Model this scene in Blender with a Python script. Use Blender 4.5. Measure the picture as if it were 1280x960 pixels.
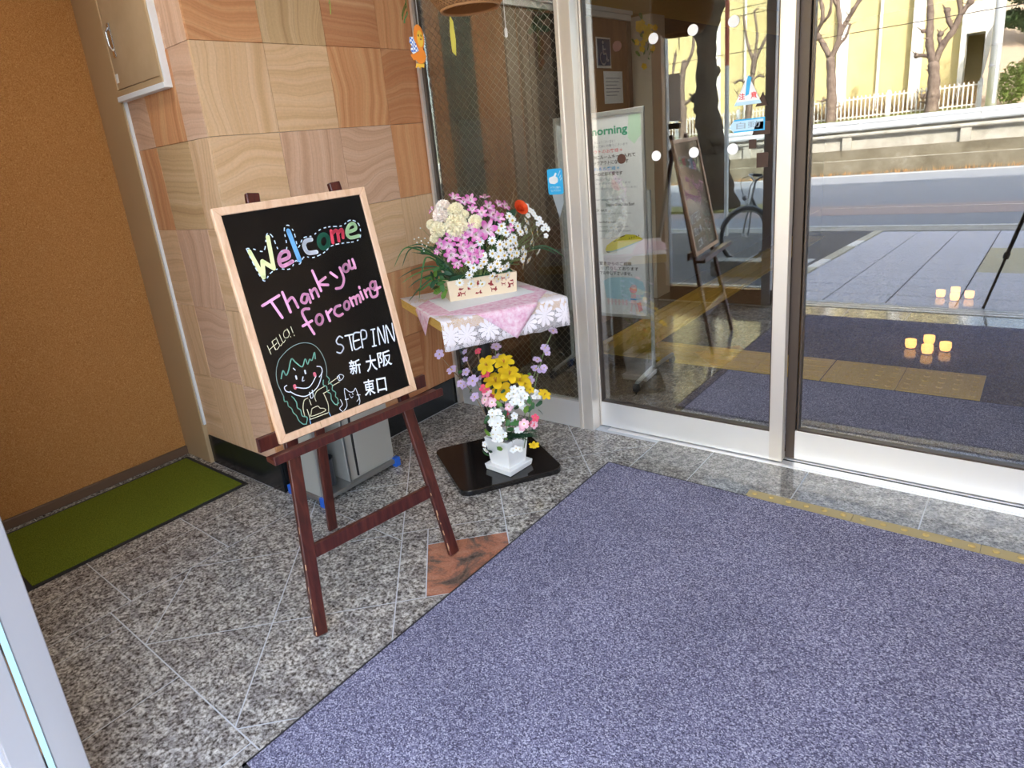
import bpy, bmesh, math, random
from mathutils import Vector, Matrix
random.seed(11)
for o in list(bpy.data.objects): bpy.data.objects.remove(o)
scene = bpy.context.scene
COL = scene.collection
PI = math.pi

# ------------------------------------------------------------------ camera
def cam_axes(yaw, pitch, roll):
    fwd = Vector((math.sin(yaw)*math.cos(pitch), math.cos(yaw)*math.cos(pitch), math.sin(pitch)))
    right = Vector((math.cos(yaw), -math.sin(yaw), 0)); up = right.cross(fwd)
    r1 = math.cos(roll)*right + math.sin(roll)*up; u1 = -math.sin(roll)*right + math.cos(roll)*up
    return r1, u1, fwd
r1, u1, fw = cam_axes(math.radians(-42.7316), math.radians(-16.9072), math.radians(-6.6835))
cd = bpy.data.cameras.new('camera'); cam = bpy.data.objects.new('camera', cd); COL.objects.link(cam)
cam.matrix_world = Matrix(((r1.x, u1.x, -fw.x, 0), (r1.y, u1.y, -fw.y, 0), (r1.z, u1.z, -fw.z, 1.55), (0, 0, 0, 1)))
cd.sensor_width = 36; cd.lens = 818.09*36/1280; cd.shift_x = 0.0471; cd.shift_y = -0.0318; cd.clip_start = 0.02; cd.clip_end = 300
scene.camera = cam

# ------------------------------------------------------------------ sky, sun, exposure
world = bpy.data.worlds.new('world'); scene.world = world; world.use_nodes = True
wn = world.node_tree.nodes; wl = world.node_tree.links
sky = wn.new('ShaderNodeTexSky'); sky.sky_type = 'NISHITA'; sky.sun_disc = False
SUN_EL, SUN_AZ = math.radians(36), math.radians(36)      # azimuth measured from +Y towards +X
sky.sun_elevation = SUN_EL; sky.sun_rotation = SUN_AZ; sky.air_density = 1.0; sky.dust_density = 2.5
hs0 = wn.new('ShaderNodeHueSaturation'); hs0.inputs['Saturation'].default_value = 0.72
wl.new(sky.outputs[0], hs0.inputs['Color']); wl.new(hs0.outputs[0], wn['Background'].inputs[0]); wn['Background'].inputs[1].default_value = 1.35
sd = bpy.data.lights.new('sun', 'SUN'); sd.energy = 20.0; sd.angle = math.radians(0.6); sd.color = (1, 0.94, 0.84)
sun = bpy.data.objects.new('sun', sd); COL.objects.link(sun); sun.location = (10, 20, 30)
sdir = Vector((math.sin(SUN_AZ)*math.cos(SUN_EL), math.cos(SUN_AZ)*math.cos(SUN_EL), math.sin(SUN_EL)))
sun.rotation_euler = sdir.to_track_quat('Z', 'Y').to_euler()
vs = scene.view_settings
vs.view_transform = 'Standard'; vs.look = 'None'; vs.gamma = 1; vs.use_curve_mapping = False
vs.exposure = 0.33

# ------------------------------------------------------------------ helpers: objects
WL = {}
def tag(o, label, cat, group=None, kind=None):
    o['label'] = label; o['category'] = cat
    if group: o['group'] = group
    if kind: o['kind'] = kind
    return o
def thing(name, loc, label, cat, group=None):
    o = bpy.data.objects.new(name, None); COL.objects.link(o); o.location = loc
    o.empty_display_size = 0.05
    WL[o.name] = Vector(loc); return tag(o, label, cat, group)
def struct(o):
    o['kind'] = 'structure'; return o
def mesh_of(name, V, F, mats, fm=None, smooth=False, bevel=0, seg=1):
    me = bpy.data.meshes.new(name); me.from_pydata([tuple(v) for v in V], [], F)
    for m in (mats if isinstance(mats, (list, tuple)) else [mats]): me.materials.append(m)
    if fm: me.polygons.foreach_set('material_index', fm)
    bm = bmesh.new(); bm.from_mesh(me)
    bmesh.ops.recalc_face_normals(bm, faces=bm.faces)
    if bevel:
        bmesh.ops.bevel(bm, geom=[e for e in bm.edges if len(e.link_faces) == 2 and e.calc_face_angle(0) > 0.5], offset=bevel, segments=seg, affect='EDGES', profile=0.6)
    bm.to_mesh(me); bm.free()
    if smooth: me.polygons.foreach_set('use_smooth', [True]*len(me.polygons))
    return me
def obj(name, VF, mats, parent=None, loc=None, fm=None, smooth=False, bevel=0, seg=1):
    V, F = VF
    if loc is None:
        loc = WL[parent.name] if parent else Vector((sum(v[0] for v in V)/len(V), sum(v[1] for v in V)/len(V), min(v[2] for v in V)))
    loc = Vector(loc)
    me = mesh_of(name, [(v[0]-loc.x, v[1]-loc.y, v[2]-loc.z) for v in V], F, mats, fm, smooth, bevel, seg)
    o = bpy.data.objects.new(name, me); COL.objects.link(o)
    if parent: o.parent = parent; o.location = loc-WL[parent.name]
    else: o.location = loc
    WL[o.name] = loc; return o
def inst(name, me, mat4, parent=None):
    o = bpy.data.objects.new(name, me); COL.objects.link(o)
    if parent:
        o.parent = parent; mat4 = Matrix.Translation(-WL[parent.name]) @ mat4
    o.matrix_basis = mat4
    WL[o.name] = (Matrix.Translation(WL[parent.name]) @ mat4).to_translation() if parent else mat4.to_translation()
    return o

# ------------------------------------------------------------------ helpers: shapes (V, F)
def join(*parts):
    V, F = [], []
    for v, f in parts:
        n = len(V); V += [tuple(p) for p in v]; F += [tuple(i+n for i in q) for q in f]
    return V, F
BF = [(0,3,2,1),(4,5,6,7),(0,1,5,4),(1,2,6,5),(2,3,7,6),(3,0,4,7)]
def box(x0, x1, y0, y1, z0, z1):
    return [(x0,y0,z0),(x1,y0,z0),(x1,y1,z0),(x0,y1,z0),(x0,y0,z1),(x1,y0,z1),(x1,y1,z1),(x0,y1,z1)], list(BF)
def obox(c, a, b, d):                       # centre + three half axes
    c, a, b, d = map(Vector, (c, a, b, d)); V = []
    for w in (-1, 1):
        for s, t in ((-1,-1),(1,-1),(1,1),(-1,1)): V.append(tuple(c+a*s+b*t+d*w))
    return V, list(BF)
def beam(p, q, side, w, t):                 # bar from p to q, width w along side, thickness t
    p, q, side = Vector(p), Vector(q), Vector(side); d = q-p; dn = d.normalized()
    side = (side-dn*side.dot(dn)).normalized(); n = dn.cross(side)
    return obox((p+q)/2, side*w/2, n*t/2, d/2)
def prism(poly, z0, z1):
    n = len(poly)
    V = [(x, y, z0) for x, y in poly]+[(x, y, z1) for x, y in poly]
    return V, [tuple(range(n-1, -1, -1)), tuple(range(n, 2*n))]+[(i, (i+1) % n, n+(i+1) % n, n+i) for i in range(n)]
def slab(poly, O, U, Vv, N, h0, h1):         # polygon in a plane frame, extruded along N
    O, U, Vv, N = map(Vector, (O, U, Vv, N)); n = len(poly)
    P = [O+U*x+Vv*y+N*h0 for x, y in poly]+[O+U*x+Vv*y+N*h1 for x, y in poly]
    return [tuple(p) for p in P], [tuple(range(n-1, -1, -1)), tuple(range(n, 2*n))]+[(i, (i+1) % n, n+(i+1) % n, n+i) for i in range(n)]
def tube(path, rad, n=8, cap=True, closed=False):
    path = [Vector(p) for p in path]; m = len(path)
    if not isinstance(rad, (list, tuple)): rad = [rad]*m
    V, F = [], []; ref = None
    for i, p in enumerate(path):
        a = path[(i-1) % m] if (i > 0 or closed) else p; b = path[(i+1) % m] if (i < m-1 or closed) else p
        d = (b-a).normalized()
        if ref is None: ref = d.orthogonal().normalized()
        ref = (ref-d*ref.dot(d)); ref = ref.normalized() if ref.length > 1e-6 else d.orthogonal().normalized()
        s = d.cross(ref)
        for k in range(n):
            t = 2*PI*k/n; V.append(tuple(p+(ref*math.cos(t)+s*math.sin(t))*rad[i]))
    for i in range(m if closed else m-1):
        j = (i+1) % m
        for k in range(n): F.append((i*n+k, i*n+(k+1) % n, j*n+(k+1) % n, j*n+k))
    if cap and not closed: F += [tuple(range(n-1, -1, -1)), tuple(range((m-1)*n, m*n))]
    return V, F
def lathe(prof, c, n=24, cap=True):
    V, F = [], []
    for r, z in prof:
        for k in range(n): t = 2*PI*k/n; V.append((c[0]+r*math.cos(t), c[1]+r*math.sin(t), c[2]+z))
    for i in range(len(prof)-1):
        for k in range(n): F.append((i*n+k, i*n+(k+1) % n, (i+1)*n+(k+1) % n, (i+1)*n+k))
    if cap: F += [tuple(range(n-1, -1, -1)), tuple(range((len(prof)-1)*n, len(prof)*n))]
    return V, F
def ball(c, r, n=10, sz=1):
    return lathe([(max(1e-4, r*math.sin(PI*i/(n//2+1))), -r*sz*math.cos(PI*i/(n//2+1))) for i in range(n//2+2)], c, n)
def smooth_path(P, k=4, closed=False):
    P = [Vector(p) for p in P]; n = len(P)
    if n < 3: return P
    out = []
    for i in range(n if closed else n-1):
        g = lambda j: P[j % n] if closed else P[max(0, min(n-1, j))]
        p0, p1, p2, p3 = g(i-1), g(i), g(i+1), g(i+2)
        for s in range(k):
            t = s/k
            out.append(0.5*((2*p1)+(p2-p0)*t+(2*p0-5*p1+4*p2-p3)*t*t+(3*p1-p0-3*p2+p3)*t**3))
    if not closed: out.append(P[-1])
    return out
def ribbon(path, w, O, U, Vv, N, h, dash=None):   # flat marker stroke with round ends on a plane
    O, U, Vv, N = map(Vector, (O, U, Vv, N)); pts = smooth_path([(x, y, 0) for x, y in path], 5)
    V, F = [], []
    def put(x, y): V.append(tuple(O+U*x+Vv*y+N*h)); return len(V)-1
    def disc(p):
        F.append(tuple(put(p.x+w/2*math.cos(2*PI*k/10), p.y+w/2*math.sin(2*PI*k/10)) for k in range(10)))
    acc = 0
    for i in range(len(pts)-1):
        a, b = pts[i], pts[i+1]; d = b-a
        if d.length < 1e-6: continue
        if dash:
            L = d.length; d.normalize(); s = Vector((-d.y, d.x, 0))*w/2; x = 0
            while x < L:
                if int((acc+x)/dash) % 2 == 0:
                    e = min(L, x+dash*.5); p, q = a+d*x, a+d*e
                    F.append((put(*(p+s)[:2]), put(*(p-s)[:2]), put(*(q-s)[:2]), put(*(q+s)[:2])))
                x += dash*.5
            acc += L; continue
        d.normalize(); s = Vector((-d.y, d.x, 0))*w/2
        F.append((put(*(a+s)[:2]), put(*(a-s)[:2]), put(*(b-s)[:2]), put(*(b+s)[:2]))); disc(a)
    if not dash: disc(pts[-1])
    return V, F
def clip(poly, nx, ny, c):                   # keep nx*x+ny*y <= c
    out = []
    for i in range(len(poly)):
        a, b = poly[i], poly[(i+1) % len(poly)]; da = nx*a[0]+ny*a[1]-c; db = nx*b[0]+ny*b[1]-c
        if da <= 0: out.append(a)
        if da*db < 0: t = da/(da-db); out.append((a[0]+(b[0]-a[0])*t, a[1]+(b[1]-a[1])*t))
    return out
def area2(p): return abs(sum(p[i][0]*p[(i+1) % len(p)][1]-p[(i+1) % len(p)][0]*p[i][1] for i in range(len(p))))/2
def inset_poly(p, d):
    if sum(p[i][0]*p[(i+1) % len(p)][1]-p[(i+1) % len(p)][0]*p[i][1] for i in range(len(p))) < 0: p = p[::-1]
    q = p
    for i in range(len(p)):
        a, b = p[i], p[(i+1) % len(p)]; dx, dy = b[0]-a[0], b[1]-a[1]; L = math.hypot(dx, dy)
        if L < 1e-5: continue
        nx, ny = dy/L, -dx/L; q = clip(q, nx, ny, nx*a[0]+ny*a[1]-d)
        if len(q) < 3: return []
    return q

# ------------------------------------------------------------------ text meshes (built while the scene is still small)
def text_shape(body, bold=0.0):
    cu = bpy.data.curves.new('t', 'FONT'); cu.body = body; cu.size = 1; cu.offset = bold; cu.resolution_u = 3; cu.fill_mode = 'FRONT'
    o = bpy.data.objects.new('t', cu); COL.objects.link(o); bpy.context.view_layer.update()
    me = bpy.data.meshes.new_from_object(o.evaluated_get(bpy.context.evaluated_depsgraph_get()))
    V = [tuple(v.co) for v in me.vertices]; F = [tuple(p.vertices) for p in me.polygons]
    bpy.data.objects.remove(o); bpy.data.curves.remove(cu); bpy.data.meshes.remove(me)
    return V, F
def text_on(body, O, U, Vv, N, h, x0, y0, width=None, height=None, bold=0.0):
    V, F = text_shape(body, bold)
    if not V: return [], []
    xa, xb = min(v[0] for v in V), max(v[0] for v in V); ya, yb = min(v[1] for v in V), max(v[1] for v in V)
    sy = (height/(yb-ya)) if height else None; sx = (width/(xb-xa)) if width else None
    if sx is None: sx = sy
    if sy is None: sy = sx
    O, U, Vv, N = map(Vector, (O, U, Vv, N))
    return [tuple(O+U*(x0+(v[0]-xa)*sx)+Vv*(y0+(v[1]-ya)*sy)+N*h) for v in V], F

# ------------------------------------------------------------------ materials
MATS = {}
def mat(name, col, rough=0.6, metal=0.0, spec=0.5, coat=0, emit=None, es=0):
    m = bpy.data.materials.new(name); m.use_nodes = True; b = m.node_tree.nodes['Principled BSDF']
    b.inputs['Base Color'].default_value = (*col, 1); b.inputs['Roughness'].default_value = rough; b.inputs['Metallic'].default_value = metal
    b.inputs['Specular IOR Level'].default_value = spec; b.inputs['Coat Weight'].default_value = coat
    if emit: b.inputs['Emission Color'].default_value = (*emit, 1); b.inputs['Emission Strength'].default_value = es
    MATS[name] = m; return m
def nd(m, typ, **kw):
    n = m.node_tree.nodes.new(typ)
    for k, v in kw.items():
        if k in n.inputs: n.inputs[k].default_value = v
        else: setattr(n, k, v)
    return n
def lk(m, a, b): m.node_tree.links.new(a, b)
def bsdf(m): return m.node_tree.nodes['Principled BSDF']
def coords(m, scale=(1,1,1), rot=(0,0,0), rnd=0.0, use='Object'):
    t = nd(m, 'ShaderNodeTexCoord'); mp = nd(m, 'ShaderNodeMapping'); mp.inputs['Scale'].default_value = scale; mp.inputs['Rotation'].default_value = rot
    lk(m, t.outputs[use], mp.inputs['Vector'])
    if rnd:
        oi = nd(m, 'ShaderNodeObjectInfo'); mu = nd(m, 'ShaderNodeMath', operation='MULTIPLY'); mu.inputs[1].default_value = rnd
        lk(m, oi.outputs['Random'], mu.inputs[0]); cb = nd(m, 'ShaderNodeCombineXYZ')
        for i in range(3): lk(m, mu.outputs[0], cb.inputs[i])
        lk(m, cb.outputs[0], mp.inputs['Location'])
    return mp.outputs[0]
def ramp(m, fac, stops, interp='LINEAR'):
    r = nd(m, 'ShaderNodeValToRGB'); r.color_ramp.interpolation = interp; e = r.color_ramp.elements
    while len(e) < len(stops): e.new(0.5)
    for x, (p, c) in zip(e, stops): x.position = p; x.color = (*c, 1)
    lk(m, fac, r.inputs[0]); return r.outputs[0]
def noise(m, vec, scale, detail=2, rough=0.5, dist=0):
    n = nd(m, 'ShaderNodeTexNoise'); n.inputs['Scale'].default_value = scale; n.inputs['Detail'].default_value = detail; n.inputs['Roughness'].default_value = rough; n.inputs['Distortion'].default_value = dist
    lk(m, vec, n.inputs['Vector']); return n.outputs['Fac']
def voro(m, vec, scale, feature='F1', out='Distance', rand=1):
    n = nd(m, 'ShaderNodeTexVoronoi', feature=feature); n.inputs['Scale'].default_value = scale; n.inputs['Randomness'].default_value = rand
    lk(m, vec, n.inputs['Vector']); return n.outputs[out]
def mixc(m, fac, a, b, typ='MIX'):
    n = nd(m, 'ShaderNodeMix', data_type='RGBA', blend_type=typ)
    if isinstance(fac, (int, float)): n.inputs[0].default_value = fac
    else: lk(m, fac, n.inputs[0])
    for s, x in ((6, a), (7, b)):
        if isinstance(x, tuple): n.inputs[s].default_value = (*x, 1)
        else: lk(m, x, n.inputs[s])
    return n.outputs[2]
def math_(m, op, a, b=None, c=None):
    n = nd(m, 'ShaderNodeMath', operation=op)
    for i, x in enumerate((a, b, c)):
        if x is None: continue
        if isinstance(x, (int, float)): n.inputs[i].default_value = x
        else: lk(m, x, n.inputs[i])
    return n.outputs[0]
def bump(m, h, strength=0.3, dist=0.002):
    n = nd(m, 'ShaderNodeBump'); n.inputs['Strength'].default_value = strength; n.inputs['Distance'].default_value = dist
    lk(m, h, n.inputs['Height']); lk(m, n.outputs[0], bsdf(m).inputs['Normal'])
def setc(m, c): lk(m, c, bsdf(m).inputs['Base Color'])

def granite(name, tones, rough, rnd=7.0, scale=150):
    m = mat(name, tones[1], rough); v = coords(m, rnd=rnd)
    n1 = noise(m, v, scale, 4, 0.7); n2 = noise(m, v, scale*.28, 3, 0.6)
    base = ramp(m, n1, [(0.36, tones[0]), (0.47, tones[1]), (0.55, tones[2]), (0.66, tones[3])])
    patch = ramp(m, n2, [(0.40, (0.62, 0.60, 0.60)), (0.58, (1.12, 1.1, 1.06))])
    setc(m, mixc(m, 1.0, base, patch, 'MULTIPLY')); return m
GR = granite('speckled_granite', [(0.055,0.047,0.042), (0.26,0.243,0.222), (0.46,0.447,0.418), (0.66,0.65,0.62)], 0.10, scale=80)
GRL = granite('polished_granite', [(0.10,0.098,0.095), (0.27,0.262,0.245), (0.38,0.37,0.345), (0.52,0.51,0.48)], 0.10, scale=110)
GRB = granite('brown_granite', [(0.03,0.022,0.016), (0.11,0.085,0.06), (0.2,0.16,0.115), (0.33,0.28,0.22)], 0.12, scale=95)
GROUT = mat('grout', (0.52,0.54,0.56), 0.8)
REDST = mat('red_granite', (0.3,0.12,0.08), 0.2); _v = coords(REDST, scale=(1,1,1))
_n = noise(REDST, _v, 5, 5, 0.6, 1.2); _s = noise(REDST, _v, 140, 2, .6)
setc(REDST, mixc(REDST, 0.45, ramp(REDST, _n, [(0.34,(0.03,0.027,0.025)), (0.43,(0.16,0.11,0.085)), (0.52,(0.42,0.17,0.10)), (0.75,(0.52,0.27,0.18))]), ramp(REDST, _s, [(0.3,(0.5,0.5,0.5)), (0.7,(1.3,1.3,1.3))]), 'MULTIPLY'))
CARPET = mat('blue_loop_carpet', (0.2,0.2,0.3), 0.95, spec=0.1); _v = coords(CARPET)
_c = voro(CARPET, _v, 300, out='Color'); _g = nd(CARPET, 'ShaderNodeSeparateColor'); lk(CARPET, _c, _g.inputs[0]); _n = _g.outputs[0]
_k = noise(CARPET, _v, 3.0, 3, .6); setc(CARPET, mixc(CARPET, 1.0, ramp(CARPET, _n, [(0.05,(0.070,0.067,0.108)), (0.45,(0.175,0.170,0.262)), (0.75,(0.285,0.28,0.39)), (0.97,(0.52,0.515,0.63))]), ramp(CARPET, _k, [(0.35,(0.9,0.9,0.9)), (0.65,(1.08,1.08,1.08))]), 'MULTIPLY'))
bump(CARPET, _n, 0.8, 0.004)
GREENMAT = mat('green_mat', (0.13,0.15,0.012), 0.95, spec=0.1); _v = coords(GREENMAT); _n = noise(GREENMAT, _v, 260, 3, .8)
setc(GREENMAT, ramp(GREENMAT, _n, [(0.36,(0.07,0.09,0.006)), (0.64,(0.21,0.245,0.026))])); bump(GREENMAT, _n, 0.6, 0.003)
RUBBER = mat('black_rubber', (0.018,0.018,0.02), 0.7)
ORANGE = mat('orange_cloth_paper', (0.45,0.19,0.04), 0.75, spec=0.3); _v = coords(ORANGE, scale=(1,1,1.0)); _n = noise(ORANGE, _v, 55, 4, 0.7, 4.0)
setc(ORANGE, ramp(ORANGE, _n, [(0.32,(0.31,0.125,0.028)), (0.5,(0.47,0.21,0.058)), (0.68,(0.62,0.33,0.12))])); bump(ORANGE, _n, 0.6, 0.003)
TAN = mat('tan_painted_steel', (0.50,0.345,0.19), 0.4); TAN2 = mat('tan_panel_paint', (0.49,0.35,0.21), 0.45)
_v = coords(TAN2); _n = noise(TAN2, _v, 4, 4, .6); setc(TAN2, ramp(TAN2, _n, [(0.35,(0.44,0.305,0.175)), (0.65,(0.52,0.375,0.225))]))
CAULK = mat('white_sealant', (0.78,0.79,0.80), 0.6); WHITE = mat('white_paint', (0.8,0.8,0.78), 0.5)
BLACKST = mat('black_stone', (0.012,0.013,0.014), 0.22); CEIL = mat('ceiling_white', (0.75,0.74,0.72), 0.8)
BROWNW = mat('brown_baseboard', (0.13,0.075,0.045), 0.5)
def steel(name, col, rough, axis):
    m = mat(name, col, rough, 0.55); sc = [1.0, 1.0, 1.0]; sc[axis] = 0.02
    v = coords(m, scale=tuple(s*1.0 for s in sc)); n = noise(m, v, 900, 2, .6)
    lk(m, math_(m, 'MULTIPLY_ADD', n, 0.16, rough-0.08), bsdf(m).inputs['Roughness']); return m
STEELH = steel('brushed_steel_rail', (0.86,0.85,0.83), 0.34, 0); STEELV = steel('brushed_steel_stile', (0.78,0.73,0.66), 0.32, 2)
ALU = mat('grey_aluminium', (0.46,0.45,0.46), 0.45, 0.6); BRONZE = mat('bronze_gasket', (0.075,0.055,0.042), 0.4, 0.3)
DOORBROWN = mat('bronze_door_frame', (0.36,0.18,0.08), 0.4, 0.1)
def glass(name, refl, tint):
    m = bpy.data.materials.new(name); m.use_nodes = True; t = m.node_tree; t.nodes.remove(bsdf(m)); out = t.nodes['Material Output']
    tr = nd(m, 'ShaderNodeBsdfTransparent'); tr.inputs[0].default_value = (*tint, 1); gl = nd(m, 'ShaderNodeBsdfGlossy'); gl.inputs['Roughness'].default_value = 0.0
    gl.inputs[0].default_value = (1,1,1,1)
    fr = nd(m, 'ShaderNodeLayerWeight'); fr.inputs[0].default_value = 0.30
    f = math_(m, 'MULTIPLY_ADD', fr.outputs['Fresnel'], 0.9, refl)
    f = math_(m, 'MINIMUM', f, 0.97)
    mx = nd(m, 'ShaderNodeMixShader'); lk(m, f, mx.inputs[0]); lk(m, tr.outputs[0], mx.inputs[1]); lk(m, gl.outputs[0], mx.inputs[2]); lk(m, mx.outputs[0], out.inputs[0]); return m
GLASS = glass('door_glass', 0.125, (0.92,0.94,0.93)); WGLASS = glass('wired_glass', 0.03, (0.72,0.74,0.72)); CLEAR = glass('clear_glass', 0.0, (0.94,0.96,0.96))
WIRE = mat('glass_wire', (0.62,0.58,0.5), 0.3, 0.9)
def wood(name, c0, c1, c2, rough, sc, rnd=5, chips=False):
    m = mat(name, c1, rough, coat=0.0); v = coords(m, scale=sc, rnd=rnd); n = noise(m, v, 14, 4, .6, .6)
    c = ramp(m, n, [(0.3, c0), (0.5, c1), (0.72, c2)]); setc(m, c); return m
MAHOG = wood('mahogany_stain', (0.035,0.008,0.006), (0.068,0.014,0.010), (0.11,0.026,0.016), 0.32, (4,4,.4))
PINE = wood('pale_pine', (0.66,0.40,0.24), (0.77,0.50,0.32), (0.82,0.57,0.39), 0.45, (3,3,.6))
CHIP = mat('bare_wood_chip', (0.55,0.33,0.18), 0.7)
BOARD = mat('black_marker_board', (0.006,0.006,0.006), 0.16)
GLOSSBLK = mat('black_gloss_laminate', (0.01,0.009,0.009), 0.10); BLKMET = mat('black_metal', (0.014,0.014,0.015), 0.35, 0.2)
YWOOD = wood('yellow_pine_edge', (0.62,0.36,0.07), (0.72,0.44,0.10), (0.78,0.50,0.15), 0.5, (2,2,9))
MARK = {k: mat('marker_'+k, c, 0.7) for k, c in dict(lime=(0.80,0.84,0.42), pink=(0.95,0.44,0.68), blue=(0.16,0.42,0.72), white=(0.86,0.9,0.95), green=(0.03,0.22,0.13), red=(0.75,0.06,0.11), mint=(0.55,0.80,0.45), paleblue=(0.62,0.76,0.88), cream=(0.80,0.76,0.50), grey=(0.24,0.34,0.30), teal=(0.20,0.48,0.36), rose=(0.85,0.18,0.24), skyblue=(0.25,0.5,0.8)).items()}

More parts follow.
